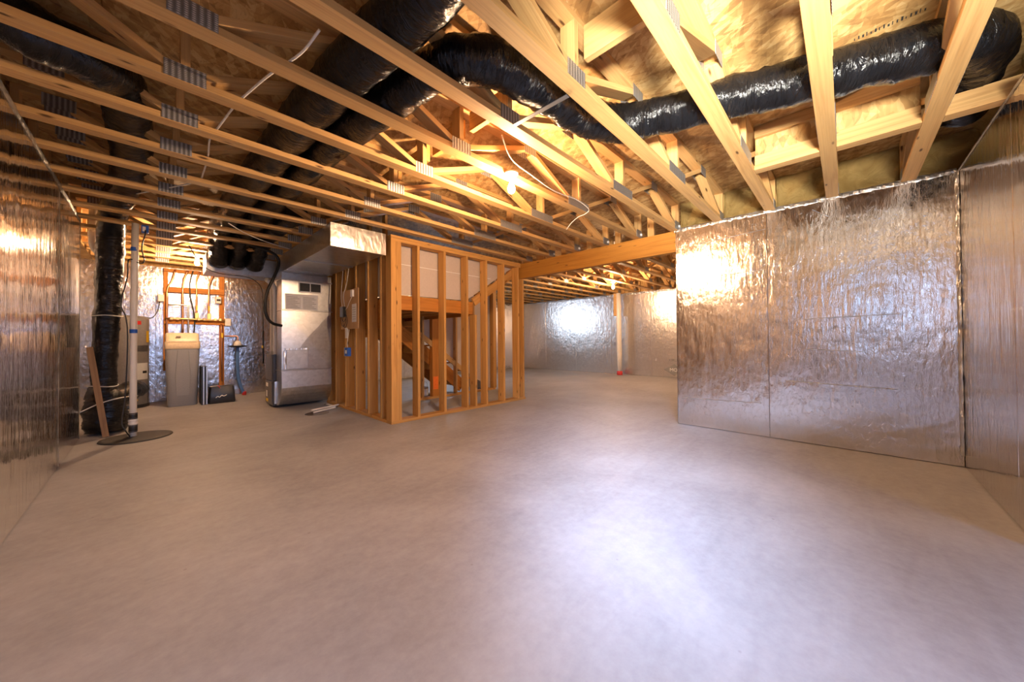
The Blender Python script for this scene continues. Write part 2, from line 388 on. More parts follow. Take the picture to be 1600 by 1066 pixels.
slab('window_frame', (XL - 0.24, WY0, WZ1 - 0.05), (XL - 0.16, WY1, WZ1), WHITE, win)
# stepped-back part of the left wall, back wall
wj = wall('wall_recess', (XL - 0.65, YLE, 0), (XL - 0.4 - FT, YB + 0.2, ZT + 0.02), 'recessed foil wall behind the black drop duct')
panels(wj, 'Y', XL - 0.4, 1, [YLE, 7.32, 8.54, YB], 0.004, ZT + 0.015, FOIL_B)
wje = slab('wall_step', (XL - 0.65, YLE - 0.2, 0), (XL - FT - 0.002, YLE, ZT + 0.02), CWALL, wj, 0)
wb = wall('wall_back', (XL - 0.4, YB + FT, 0), (5.3, YB + 0.25, ZT + 0.02), 'back basement wall with crumpled foil boards behind the plumbing')
panels(wb, 'X', YB, -1, [XL - 0.4, 0.05, 1.27, 2.49, 3.71, 4.93, 5.3], 0.004, ZT + 0.015, FOIL_B)
panels(wb, 'X', YB, -1, [6.9, 7.37, 8.59, XF], 0.004, ZT + 0.015, FOIL_B); panels(wb, 'X', YB, -1, [5.3, 6.15, 6.9], 0.004, 1.7, FOIL_B)
slab('wall_pier', (6.9, YB + FT, 0), (XF, YB + 0.25, ZT + 0.02), CWALL, wb, 0); slab('wall_pier', (5.3, YB + FT, 0), (6.9, YB + 0.25, 1.7), CWALL, wb, 0)
slab('wall_pier', (5.3, YB, 2.32), (6.9, YB + 0.25, ZT + 0.02), CWALL, wb, 0)
win2 = tag(slab('window_2', (5.3, YB + .12, 1.7), (5.35, YB + .2, 2.32), WHITE), 'white framed window of the second room behind the stairs', 'window', kind='structure')
slab('window_frame', (6.85, YB + .12, 1.7), (6.9, YB + .2, 2.32), WHITE, win2); slab('window_frame', (5.3, YB + .12, 1.7), (6.9, YB + .2, 1.75), WHITE, win2); slab('window_frame', (5.3, YB + .12, 2.27), (6.9, YB + .2, 2.32), WHITE, win2)
# right wall with its opening end
wr = wall('wall_right', (XR + FT, YS - 0.25, 0), (XR + 0.22, YEND, ZT + 0.005), 'right foil-faced basement wall with wrinkled shiny boards')
panels(wr, 'Y', XR, -1, [YS, 0.591, YEND], 0.006, ZT, FOIL_R)
strip('foil_tape', (XR + 0.004, YS + 0.01, ZT - 0.004), (XR + 0.004, YEND + 0.02, ZT - 0.004), (-1, 0, 0), 0.05, wr, 0.006, None, 3)
for y0_, z0_, y1_, z1_, w_ in ((1.47, 0.335, 0.66, 0.36, .004), (1.25, 2.20, 0.60, 2.235, .003), (1.45, 1.78, 0.62, 1.80, .003), (0.46, 0.62, -0.33, 0.60, .004), (0.33, 1.25, -0.35, 1.27, .003), (0.22, 2.34, 0.10, 2.24, .005), (0.28, 0.95, -0.12, 0.93, .003)):
    strip('foil_crease', (XR, y0_, z0_), (XR, y1_, z1_), (-1, 0, 0), w_ * 1.6, wr, 0.002, None, y0_ * 7)
slab('foil_return', (XR, YEND, 0.006), (XR + 0.22, YEND + 0.004, ZT), FOIL_R, wr, 0)
# side wall on the far right
ws = wall('wall_side', (XSE, YS - 0.25, 0), (XR + 0.2, YS - FT, ZT + 0.005), 'far right side wall with vertical ribbed foil')
panels(ws, 'X', YS, 1, [XSE, 3.345, XR], 0.004, ZT, FOIL_S)
strip('foil_tape', (XR - 0.012, YS + 0.012, 0.10), (XR - 0.012, YS + 0.012, ZT - 0.01), (-0.7, 0.7, 0), 0.028, ws, 0.012, None, 9)
strip('foil_tape', (XSE, YS, ZT - 0.004), (XR, YS, ZT - 0.004), (0, 1, 0), 0.02, ws, 0.004, None, 11)
wk = wall('wall_return', (XSE, YBH, 0), (XSE + 0.25, YS - 0.25, ZT + 0.02), 'concrete wall behind the camera on the right')
wbh = wall('wall_behind', (XL - 0.25, YBH - 0.25, 0), (XSE + 0.25, YBH, 0.9), 'concrete wall behind the camera')
slab('wall_pier', (XL - 0.25, YBH - 0.25, 0.9), (-0.35, YBH, ZT + 0.02), CWALL, wbh, 0); slab('wall_pier', (1.85, YBH - 0.25, 0.9), (XSE + 0.25, YBH, ZT + 0.02), CWALL, wbh, 0)
slab('wall_pier', (-0.35, YBH - 0.25, 2.3), (1.85, YBH, ZT + 0.02), CWALL, wbh, 0)
added_win = tag(slab('added_rear_window', (-0.35, YBH - 0.2, 0.9), (-0.3, YBH - 0.12, 2.3), WHITE), 'wide white framed window added behind the camera for fill light', 'window', kind='structure')  # unseen opening and frame, added to let in the rear fill
slab('window_frame', (1.8, YBH - 0.2, 0.9), (1.85, YBH - 0.12, 2.3), WHITE, added_win); slab('window_frame', (-0.35, YBH - 0.2, 0.9), (1.85, YBH - 0.12, 0.95), WHITE, added_win); slab('window_frame', (-0.35, YBH - 0.2, 2.25), (1.85, YBH - 0.12, 2.3), WHITE, added_win)
# second room
wf = wall('wall_far', (XF + FT, 1.0, 0), (XF + 0.25, YB + 0.25, ZT + 0.02), 'far foil wall of the second room beyond the beam')
panels(wf, 'Y', XF, -1, [1.25, 2.75, 3.975, 5.21, 6.507, 7.785, YB], 0.004, ZT + 0.01, FOIL_F)
strip('foil_tape', (XF, 2.4, ZT - 0.02), (XF, YB, ZT - 0.02), (-1, 0, 0), 0.05, wf, 0.006, None, 6)
M = axes((0, -1, 0), (0, 0, 1), (XF - 0.003, 3.36, 0.205))
dm = prism('printed_diamond', [(XF - 0.0005, 3.64, 0.205), (XF - 0.0005, 3.36, 0.36), (XF - 0.0005, 3.08, 0.205), (XF - 0.0005, 3.36, 0.05)], (-0.002, 0, 0), GREYINK, wf)
text('printed_letters', 'MO-', M, 0.13, PAPER, wf)
text('printed_letters', 'XIRUIF', axes((0, -1, 0), (0, 0, 1), (XF - 0.003, 3.36, 0.47)), 0.10, GREYINK, wf)
wn2 = wall('wall_near_room', (XR + 0.22, 1.0, 0), (XF + 0.25, 1.25, ZT + 0.02), 'near wall of the second room hidden behind the right wall')
# rim closures above the walls
def rim(name, lo, hi, label, mat):
    return tag(slab(name, lo, hi, mat, bev=0), label, 'rim joist', kind='structure')
rim('trim_1', (XL - 0.3, YBH - .2, ZT + 0.02), (XL - 0.12, YB + .2, ZC + .05), 'rim joist over the left wall', OSB)
rim('trim_2', (XL - 0.8, YB + 0.1, ZT + 0.02), (XF + .2, YB + 0.2, ZC + .05), 'rim joist over the back wall', OSB)
rim('trim_3', (XF + 0.12, 1.0, ZT + 0.02), (XF + 0.2, YB + .2, ZC + .05), 'rim joist over the far wall', OSB)
rim('trim_4', (XL - 0.3, YBH - 0.2, ZT + 0.02), (XSE + 0.3, YBH - 0.1, ZC + .05), 'rim joist behind the camera', OSB)
rim('trim_5', (XSE + 0.1, YBH - 0.2, ZT + 0.02), (XSE + 0.2, YS - 0.2, ZC + .05), 'rim joist over the return wall', OSB)
rim('trim_6', (XR + 0.22, 1.05, ZT + 0.02), (XF + .2, 1.15, ZC + .05), 'rim joist over the near wall of the second room', OSB)
rim('trim_7', (XL - 0.8, YLE - 0.2, ZT + 0.02), (XL - 0.55, YB + .2, ZC + .05), 'rim joist over the recessed wall', OSB)
rim('trim_8', (XL - 0.8, YLE - 0.2, ZT + 0.02), (XL - 0.2, YLE - 0.1, ZC + .05), 'rim joist at the wall step', OSB)
def foam_panel(axis, plane, a, b, parent, seed):
    bm = bmesh.new(); nx, nz = 10, 8; rows = []
    for i in range(nx + 1):
        r = []
        for j in range(nz + 1):
            u = a + (b - a) * i / nx; z = ZT + 0.004 + (ZC - ZT - 0.008) * j / nz
            e = 0.05 * noise.noise(Vector((u * 5, z * 7, seed))) + 0.03 * (abs(i / nx - .5) * 2) ** 3 + 0.03 * (abs(j / nz - .5) * 2) ** 3
            r.append(bm.verts.new((plane - e, u, z) if axis == 'Y' else (u, plane + e, z)))
        rows.append(r)
    for i in range(nx):
        for j in range(nz):
            f = bm.faces.new((rows[i][j], rows[i + 1][j], rows[i + 1][j + 1], rows[i][j + 1])); f.smooth = True
    bmesh.ops.solidify(bm, geom=bm.faces[:], thickness=-0.03 if axis == 'Y' else 0.03)
    bmesh.ops.recalc_face_normals(bm, faces=bm.faces[:])
    return link('foam_fill', mesh_of(bm, FOAM), None, parent)
rf = rim('trim_9', (XR + 0.19, YS - 0.25, ZT + 0.005), (XR + 0.22, YEND, ZC + 0.03), 'spray foamed rim joist above the right wall', FOAM)
for k in range(-1, 4):
    a, b = TY(k) + CW / 2, TY(k + 1) - CW / 2
    foam_panel('Y', XR + 0.16, max(a, YS - 0.2), min(b, YEND), rf, k * 3.3)
rs = rim('trim_10', (XSE, YS - 0.25, ZT + 0.005), (XR + 0.2, YS - 0.2, ZC + 0.03), 'spray foamed rim joist above the side wall', FOAM)
foam_panel('X', YS - 0.16, XSE + 0.02, XR + 0.1, rs, 40)
# subfloor: separate OSB sheets
ce = tag(slab('ceiling', (-1.6, -2.9, ZC + 0.03), (10.4, 9.5, ZC + 0.05), OSB, bev=0), 'OSB subfloor over the trusses seen from below', 'ceiling', kind='structure')
x = -1.4; row = 0
while x < 10.3:
    y = -2.9 - (1.22 if row % 2 else 0)
    while y < 9.4:
        slab('osb_sheet', (x + 0.0015, max(y, -2.9) + 0.0015, ZC), (min(x + 1.22, 10.3) - 0.0015, min(y + 2.44, 9.4) - 0.0015, ZC + 0.018), OSB, ce, 0.001)
        y += 2.44
    x += 1.22; row += 1

for i in range(17):                                                # stamped bars along a sheet edge
    a = -0.06 - 0.0165 * i; hh = (0.02, 0.03, 0.026, 0.034)[i % 4]
    slab('printed_bar', (2.83 - hh, a - 0.004 - 0.002 * (i % 3), ZC - 0.0006), (2.83, a, ZC - 0.0001), INK, ce, 0)
# ------------------------------------------------------------------ floor trusses
ORD = ['first', 'second', 'third', 'fourth', 'fifth', 'sixth', 'seventh', 'eighth', 'ninth', 'tenth', 'eleventh', 'twelfth', 'thirteenth', 'fourteenth', 'fifteenth', 'sixteenth', 'seventeenth', 'eighteenth', 'nineteenth', 'twentieth']
ZB1 = ZT + CT; ZTC = ZC - CT
def truss(x0, x1, y, bn, tn, label, group, wide=(), plates=True):
    """bn: bottom nodes, tn: top nodes (x); wide: bottom nodes with a long splice plate"""
    t = thing('floor_truss', (x0, y, ZT), label, 'floor truss', group)
    beam('bottom_chord', (x0, y, ZT + CT / 2), (x1, y, ZT + CT / 2), CW, CT, LUM, t)
    beam('top_chord', (x0, y, ZC - CT / 2), (x1, y, ZC - CT / 2), CW, CT, LUM, t)
    nodes = sorted([(b, 0) for b in bn] + [(q, 1) for q in tn])
    pz = lambda k: ZB1 + 0.004 if k == 0 else ZTC - 0.004
    for (xa, ka), (xb, kb) in zip(nodes[:-1], nodes[1:]):
        if ka == kb: continue
        oa = 0.13 if (ka == 0 and xa in wide) else 0.05; ob = 0.13 if (kb == 0 and xb in wide) else 0.05
        p = Vector((xa + oa, y, pz(ka))); q = Vector((xb - ob, y, pz(kb))); d = (q - p).normalized()
        beam('web', p + Vector((0, 0, .012 if ka == 0 else -.012)), q + Vector((0, 0, .012 if kb == 0 else -.012)), CW, CT, LUM, t)
    for b in bn:
        if x0 + 0.1 < b < x1 - 0.1: beam('upright', (b + (0.0 if b not in wide else 0.02), y, ZB1), (b + (0.0 if b not in wide else 0.02), y, ZTC), CW, CT, LUM, t)
    for e in (x0 + CT / 2, x1 - CT / 2): beam('upright', (e, y, ZB1), (e, y, ZTC), CW, CT, LUM, t)
    if plates:
        for s in (-1, 1):
            yy = y + s * (CW / 2 + 0.001)
            for b in bn:
                hw = 0.19 if b in wide else 0.082
                lo, hi = max(b - hw, x0), min(b + hw, x1)
                if hi - lo < 0.05: continue
                slab('nail_plate', (lo, yy - 0.001, ZT + 0.004), (hi, yy + 0.001, ZT + 0.088), PLATE, t, 0)
            for q in tn:
                lo, hi = max(q - 0.075, x0), min(q + 0.075, x1)
                if hi - lo < 0.05: continue
                slab('nail_plate', (lo, yy - 0.001, ZC - 0.092), (hi, yy + 0.001, ZC - 0.006), PLATE, t, 0)
    return t
BN = [0.12, 1.55, 3.08, 4.54]; TN = [-0.45, 0.83, 2.31, 3.83]
main = {}
for k in range(0, 10):
    extra = {5: ', with the bare bulb under it', 0: ', nearest to the foil side wall', 9: ', just before the stair wall'}.get(k, '')
    main[k] = truss(XL - 0.1 if k else XL - 0.1, XR + 0.06, TY(k), BN, TN, 'near room floor truss, %s from the right side wall%s' % (ORD[k], extra), 'floor trusses of the near room', (3.08,))
for k in range(10, 19):
    truss(XL - 0.1, 2.2, TY(k), [0.12, 1.35], [-0.45, 0.7, 1.95], 'shorter pine floor truss over the furnace area, %s behind the stair front' % ORD[k - 10], 'floor trusses over the furnace area')
for k in range(4, 20):
    truss(XR + 0.22 if k < 10 else 5.3, XF + 0.1, TY(k) - 0.1, [5.5, 6.9, 8.3, 9.6], [6.2, 7.6, 9.0], 'pine floor truss of the second room, %s beyond its near wall' % ORD[k - 4], 'floor trusses of the second room')

# blocking ladders between the first trusses
def ladder(y0, y1, label, panel=True):
    t = thing('blocking_frame', (3.42, (y0 + y1) / 2, ZT), label, 'blocking', 'blocking frames between the trusses')
    beam('bottom_rail', (3.425, y0, ZT + 0.019), (3.425, y1, ZT + 0.019), 0.089, 0.038, LUM, t)
    beam('edge_rail', (3.43, y0, ZT + 0.0825), (3.43, y1, ZT + 0.0825), 0.038, 0.089, LUM, t)
    if panel:
        beam('top_rail', (3.43, y0, ZC - 0.0465), (3.43, y1, ZC - 0.0465), 0.038, 0.089, LUM, t)
        slab('osb_web', (3.45, y0, ZT + 0.04), (3.461, y1, ZC - 0.001), OSB, t, 0)
        beam('end_block', (3.47, y0 + 0.019, ZB1), (3.47, y0 + 0.019, ZC - 0.002), 0.038, 0.012, LUM, t)
ladder(TY(1) + CW / 2 + .001, TY(2) - CW / 2 - .001, 'OSB-backed blocking frame left of the black duct, third and second truss')
ladder(TY(0) + CW / 2 + .001, TY(1) - CW / 2 - .001, 'OSB-backed blocking frame between the two trusses nearest the side wall')
ladder(YS - 0.12, TY(0) - CW / 2 - .001, 'double blocking rail from the nearest truss to the foil side wall', False)
sb = tag(beam('strongback_board', (1.64, TY(2) + CW / 2 + .001, 2.676), (1.64, TY(3) - CW / 2 - .001, 2.676), 0.038, 0.185, LUM), 'wide strongback board bridging the third and fourth trusses', 'board')
for k in range(4, 8):
    tag(beam('strongback_board', (1.64, TY(k) + CW / 2 + .001, 2.676), (1.64, TY(k + 1) - CW / 2 - .001, 2.676), 0.038, 0.14, STUD), 'strongback board in the lit bay between the %s and %s trusses' % (ORD[k], ORD[k + 1]), 'board', 'strongback boards')

# main beam over the opening
bt = thing('main_beam', (XR + 0.05, YEND, 2.15), 'laminated wooden beam spanning the opening to the second room', 'beam')
for i in range(2): beam('beam_ply', (XR + 0.03 + 0.045 * i, YEND + 0.006, 2.29), (XR + 0.03 + 0.045 * i, 4.29, 2.29), 0.0445, 0.264, BEAMW, bt)
for k in range(4, 9):
    o = thing('joist_hanger', (XR + 0.02, TY(k), ZT), 'steel truss end clip on the beam under the %s truss' % ORD[k], 'joist clip', 'truss clips along the beam')
    for s in (-1, 1): slab('clip_plate', (XR - 0.10, TY(k) + s * (CW / 2 + .0035) - .001, ZT + 0.002), (XR + 0.045, TY(k) + s * (CW / 2 + .0035) + .001, ZT + 0.10), PLATE, o, 0)
    slab('clip_tab', (XR + 0.0, TY(k) - CW / 2 - 0.02, ZT + 0.03), (XR + 0.03, TY(k) - CW / 2 - 0.006, ZT + 0.06), PAPER, o, 0)

# ------------------------------------------------------------------ stair enclosure
SX, SY, D6 = 2.109, 4.154, 0.14
fw = thing('stud_wall', (SX, SY, 0), 'open stud wall along the front of the stairs', 'stud wall')
beam('bottom_plate', (SX, SY + D6 / 2, 0.019), (4.66, SY + D6 / 2, 0.019), D6, 0.038, STUD, fw)
beam('top_plate', (SX, SY + D6 / 2, ZT - 0.020), (4.555, SY + D6 / 2, ZT - 0.020), D6, 0.038, STUD, fw)
beam('top_plate', (SX, SY + D6 / 2, ZT - 0.059), (4.555, SY + D6 / 2, ZT - 0.059), D6, 0.038, STUD, fw)
for c_ in (SX + 0.0355, SX + 0.1075): beam('stud', (c_, SY + D6 / 2, 0.038), (c_, SY + D6 / 2, ZT - 0.078), D6, 0.071, STUD, fw)
beam('trimmer_stud', (4.619, SY + D6 / 2, 0.038), (4.619, SY + D6 / 2, 2.157), D6, 0.038, STUD, fw)
beam('jack_stud', (3.511, SY + D6 / 2, 0.038), (3.511, SY + D6 / 2, 1.46), D6, 0.038, STUD, fw)
for xr in (2.524, 2.952, 3.364, 3.758, 4.151, 4.51):
    beam('stud', (xr - 0.019, SY + D6 / 2, 0.038), (xr - 0.019, SY + D6 / 2, ZT - 0.078), D6, 0.0375, STUD, fw)
sw = thing('stud_wall', (SX, SY + D6, 0), 'open stud wall on the left side of the stairs beside the furnace', 'stud wall')
beam('bottom_plate', (SX + D6 / 2, SY + D6, 0.019), (SX + D6 / 2, 6.5, 0.019), D6, 0.038, STUD, sw)
beam('top_plate', (SX + D6 / 2, SY + D6, ZT - 0.020), (SX + D6 / 2, 6.5, ZT - 0.020), D6, 0.038, STUD, sw)
for yf in (4.47, 4.864, 5.285, 5.681, 6.091, 6.45):
    beam('stud', (SX + D6 / 2, yf - 0.019, 0.038), (SX + D6 / 2, yf - 0.019, ZT - 0.039), D6, 0.038, STUD, sw, side=(1, 0, 0))
dw = tag(prism('drywall_sheet', [(SX + D6 + .02, SY + D6 + .046, 1.69), (3.46, SY + D6 + .046, 1.69), (4.58, SY + D6 + .046, 2.40), (4.58, SY + D6 + .046, ZT - .001), (SX + D6 + .02, SY + D6 + .046, ZT - .001)], (0, 0.012, 0), DRYW), 'pale drywall sheet behind the front studs of the stairs', 'drywall')
slab('panel_joint', (SX + D6 + .03, SY + D6 + .044, 2.10), (4.0, SY + D6 + .0459, 2.108), PAPER, dw, 0)
d2 = tag(slab('drywall_sheet', (SX + D6 + .003, SY + D6 + .06, 1.70), (SX + D6 + .015, 6.45, ZT - .001), DRYW, bev=0), 'pale drywall sheet behind the left side studs of the stairs', 'drywall')
# landing and flights
ld = thing('stair_landing', (2.9, 5.3, 1.3), 'wooden stair landing framed in orange lumber behind the studs', 'landing')
beam('header', (SX + D6 + .004, SY + D6 + .022, 1.575), (3.57, SY + D6 + .022, 1.575), 0.038, 0.19, ORNG, ld)
beam('header', (SX + D6 + .022, SY + D6 + .045, 1.45), (SX + D6 + .022, 6.42, 1.45), 0.038, 0.42, ORNG, ld)
beam('header', (SX + D6 + .045, 6.40, 1.39), (3.95, 6.40, 1.39), 0.038, 0.52, ORNG, ld)
beam('header', (3.545, SY + D6 + .045, 1.56), (3.545, 6.38, 1.56), 0.038, 0.22, ORNG, ld)
for i in range(3): beam('joist', (2.6 + 0.32 * i, SY + D6 + .045, 1.57), (2.6 + 0.32 * i, 6.37, 1.57), 0.038, 0.185, STUD, ld)
slab('deck', (SX + D6 + .018, SY + D6 + .062, 1.668), (3.56, 6.42, 1.686), OSB, ld)
uf = thing('stair_flight', (3.6, 4.9, 1.68), 'upper stair flight rising to the right behind the front studs', 'stairs')
for yy in (SY + D6 + .022, 5.36):
    p = Vector((3.59, yy, 1.675)); d = Vector((0.85, 0, 0.535)).normalized()
    beam('stringer', p, p + d * 1.22, 0.038, 0.13, STUD if yy < 5 else ORNG, uf)
for i in range(4):
    a = 3.62 + 0.25 * i; z = 1.83 + 0.16 * i
    slab('tread', (a, SY + D6 + .062, z), (a + 0.27, 5.33, z + 0.03), STUD, uf); slab('riser', (a + 0.0, SY + D6 + .062, z - 0.13), (a + 0.018, 5.33, z - 0.002), DRYW, uf)
lf = thing('stair_flight', (3.9, 5.95, 0), 'lower stair flight descending to the right behind the inner studs', 'stairs')
for yy in (5.60, 6.36):
    p = Vector((2.95, yy, 1.26)); d = Vector((0.82, 0, -0.655)).normalized()
    beam('stringer', p, p + d * 1.80, 0.038, 0.235, ORNG, lf)
for i in range(7):
    a = 3.05 + 0.215 * i; z = 1.30 - 0.172 * i
    slab('tread', (a - 0.02, 5.622, z), (a + 0.235, 6.338, z + 0.03), ORNG, lf); slab('riser', (a - 0.01, 5.622, z - 0.14), (a + 0.008, 6.338, z - 0.002), STUD, lf)
mw = thing('stud_wall', (4.0, 5.47, 0), 'inner stud wall under the stairs carrying an orange tag', 'stud wall')
beam('bottom_plate', (3.25, 5.49, 0.019), (5.15, 5.49, 0.019), 0.089, 0.038, STUD, mw)
for x_, m_, w_, zt_ in ((3.37, LUM, .038, 1.66), (3.63, ORNG, .14, 1.56), (4.11, LUM, .038, 1.60), (4.55, STUD, .038, 1.9), (5.13, STUD, .089, 2.42)):
    beam('stud', (x_, 5.49, 0.038), (x_, 5.49, zt_), 0.089, w_, m_, mw)
beam('raking_plate', (3.30, 5.47, 1.19), (4.32, 5.47, 0.44), 0.03, 0.09, LUM, mw)
slab('paper_tag', (3.575, 5.441, 0.165), (3.68, 5.444, 0.40), TAGO, mw, 0)
tag(prism('drywall_sheet', [(3.28, 5.537, 1.26), (4.36, 5.537, 0.47), (5.07, 5.537, 0.02), (5.07, 5.537, 2.41), (3.58, 5.537, 2.41), (3.58, 5.537, 1.445), (3.28, 5.537, 1.445)], (0, 0.012, 0), DRYW), 'pale drywall sheet on the inner wall above the raking plate', 'drywall')
ep = thing('stair_post', (5.13, 5.45, 0), 'pale post at the far right corner of the stair opening', 'post')
beam('post', (5.13, 5.60, 0), (5.13, 5.60, 2.41), 0.1, 0.1, STUD, ep); slab('drywall_edge', (5.07, 5.66, 0.0), (5.083, 6.4, 2.41), DRYW, ep)
bk = thing('paint_bucket', (3.60, 5.78, 0), 'small metal paint can standing under the stairs', 'paint can')
lathe('can', [(0.07, 0.0), (0.072, 0.004), (0.072, 0.17), (0.075, 0.175), (0.075, 0.185), (0.06, 0.186), (0.058, 0.18)], (3.60, 5.78, 0), GALV, bk)
lathe('paper_label', [(0.0728, 0.02), (0.0735, 0.03), (0.0735, 0.14), (0.0728, 0.15)], (3.60, 5.78, 0), PAPER, bk)
tube('wire_handle', [(3.528, 5.78, .17), (3.55, 5.77, .25), (3.60, 5.765, .28), (3.65, 5.77, .25), (3.672, 5.78, .17)], 0.002, STRAP, bk, 6)

# control board on the side stud wall
cb = thing('control_board', (SX, 5.5, 1.25), 'plywood board with cables and a white sheet on the side studs', 'board')
slab('plywood', (SX - 0.013, 5.135, 1.25), (SX - 0.001, 5.80, 1.85), PLYW, cb)
slab('paper_sheet', (SX - 0.0155, 5.20, 1.35), (SX - 0.0135, 5.36, 1.62), PAPER, cb, 0)
for i in range(6): slab('printed_line', (SX - 0.0165, 5.22, 1.39 + .035 * i), (SX - 0.0156, 5.34, 1.395 + .035 * i), GREYINK, cb, 0)
slab('junction_box', (SX - 0.045, 5.28, 1.73), (SX - 0.0135, 5.35, 1.83), WHITE, cb)
slab('modem', (SX - 0.06, 5.60, 1.44), (SX - 0.0135, 5.72, 1.60), BLKP, cb)
for i, (rr, cy_, cz_) in enumerate(((0.10, 5.66, 1.42), (0.085, 5.58, 1.38), (0.09, 5.62, 1.48))):
    tube('cable_loop', [(SX - .03 - .004 * i, cy_ + rr * math.cos(a), cz_ + 1.25 * rr * math.sin(a)) for a in [j * math.pi / 6 for j in range(13)]], 0.004, BLACK, cb, 6, 3)
tube('cable', [(SX - .03, 5.66, 1.55), (SX - .04, 5.72, 1.75), (SX - .03, 5.70, 2.0), (SX - .02, 5.66, 2.3)], 0.005, WIRE, cb, 6)
tube('cable', [(SX - .03, 5.60, 1.6), (SX - .04, 5.62, 1.78), (SX - .03, 5.52, 1.95), (SX - .02, 5.42, 2.3)], 0.005, WIRE, cb, 6)
tube('cable', [(SX - .03, 5.32, 1.73), (SX - .04, 5.38, 1.66), (SX - .03, 5.50, 1.58), (SX - .03, 5.58, 1.55)], 0.004, WIRE, cb, 6)
ob = thing('outlet_box', (SX, 5.55, 0.83), 'blue electrical box with white cover below the control board', 'outlet box')
slab('box', (SX - 0.055, 5.43, 0.835), (SX - 0.001, 5.55, 0.965), BLUE, ob); slab('cover', (SX - 0.03, 5.555, 0.83), (SX - 0.001, 5.63, 0.965), WHITE, ob)
slab('socket', (SX - 0.058, 5.46, 0.875), (SX - 0.0555, 5.51, 0.925), PAPER, ob, 0)
tube('cable', [(SX - .02, 5.52, .965), (SX - .03, 5.50, 1.05), (SX - .02, 5.45, 1.24)], 0.005, WIRE, ob, 6)
sl = tag(slab('switch_cover', (SX - 0.02, 5.535, 1.11), (SX - 0.001, 5.61, 1.27), WHITE), 'white plastic switch cover just under the plywood board', 'switch')

# ------------------------------------------------------------------ bulbs
def bulb(x, y, z, power, label):
    t = thing('light_fixture', (x, y, z), label, 'light bulb', 'bare bulb fixtures')
    lathe('lampholder', [(0.055, 0.0), (0.057, 0.012), (0.04, 0.03), (0.028, 0.05), (0.022, 0.06), (0.0, 0.06)][::-1] if False else [(0.057, 0.06), (0.057, 0.05), (0.035, 0.035), (0.024, 0.015), (0.022, 0.0)], (x, y, z), PVC, t)
    r = 0.03; prof = [(0.002, -0.108), (0.014, -0.104), (0.024, -0.094), (0.030, -0.078), (0.0295, -0.06), (0.023, -0.04), (0.016, -0.022), (0.013, -0.002)]
    lathe('glass_bulb', prof, (x, y, z), emit('bulb_glow', BULB_COL, power / (math.pi * 0.0135)), t)
bulb(2.03, 1.945, 2.40 - 0.035, 138, 'bare glowing bulb under the near room trusses')
bulb(0.49, 7.25, 2.40 - 0.035, 115, 'bare glowing bulb above the plumbing board')
bulb(7.62, 3.97, 2.40 - 0.035, 150, 'bare glowing bulb in the second room beyond the beam')

# ------------------------------------------------------------------ flexible ducts
def flex(name, pts, r, label, group='black flexible ducts', rough=0.012, rfun=None, n=14, seg=22):
    t = thing(name, pts[0], label, 'duct', group)
    tube('jacket', pts, r, DUCT, t, seg, n, rough, rfun); return t
flex('flexible_duct', [(0.90, -1.2, 2.60), (0.86, 0.3, 2.60), (0.83, 1.3, 2.59), (0.775, 1.86, 2.585), (0.72, 2.5, 2.58), (0.69, 3.2, 2.58), (0.66, 3.86, 2.58), (0.63, 5.2, 2.59), (0.64, 6.2, 2.57), (0.69, 6.62, 2.44), (0.71, 6.84, 2.30)], 0.128, 'straight black insulated duct running overhead through the trusses')
dB = flex('flexible_duct', [(0.92, 6.84, 2.30), (0.91, 6.6, 2.44), (0.89, 6.1, 2.57), (0.90, 5.0, 2.585), (0.93, 3.4, 2.58), (0.97, 2.58, 2.58), (1.04, 2.0, 2.585), (1.10, 1.70, 2.60), (1.18, 1.50, 2.605), (1.38, 1.36, 2.60), (1.67, 1.30, 2.585), (2.02, 1.25, 2.575), (2.27, 1.13, 2.58), (2.38, 0.95, 2.585), (2.46, 0.71, 2.58), (2.60, 0.32, 2.58), (2.75, -0.06, 2.585), (2.87, -0.34, 2.60), (3.05, -0.53, 2.635), (3.3, -0.585, 2.668), (3.5, -0.59, 2.668), (3.68, -0.59, 2.64), (3.84, -0.59, 2.60)], 0.12, 'wrinkled black duct curving round the bay and off to the right wall', rough=0.018)
flex('flexible_duct', [(1.14, 6.84, 2.29), (1.14, 6.6, 2.42), (1.15, 6.2, 2.57), (1.17, 5.4, 2.6), (1.2, 4.7, 2.6)], 0.122, 'short black duct leaving the supply trunk beside the furnace')
lb = flex('flexible_duct', [(-0.50, 2.72, 2.56), (-0.36, 2.76, 2.54), (-0.22, 2.84, 2.55), (-0.13, 3.1, 2.60), (-0.115, 3.6, 2.60), (-0.12, 4.2, 2.60), (-0.17, 4.9, 2.60), (-0.25, 5.6, 2.60), (-0.30, 6.0, 2.57), (-0.335, 6.28, 2.40), (-0.345, 6.32, 2.1), (-0.36, 6.32, 1.6), (-0.375, 6.32, 1.1), (-0.39, 6.33, 0.62), (-0.40, 6.34, 0.50)], 0.118, 'black duct crossing the trusses at left and dropping to a bagged bottom on the floor', rough=0.014, rfun=lambda t: 1.0 if t < .7 else 1.0 - 0.1 * min(1, (t - .7) / .2))
tube('bagged_boot', [(-0.40, 6.34, 0.58), (-0.39, 6.34, 0.46), (-0.375, 6.32, 0.30), (-0.37, 6.30, 0.14), (-0.37, 6.29, 0.02)], 0.115, DUCT, lb, 22, 10, 0.025, lambda t: 0.95 + 0.62 * math.sin(min(1, t * 1.15) * math.pi * 0.62) - (0.75 * max(0, t - .85)))
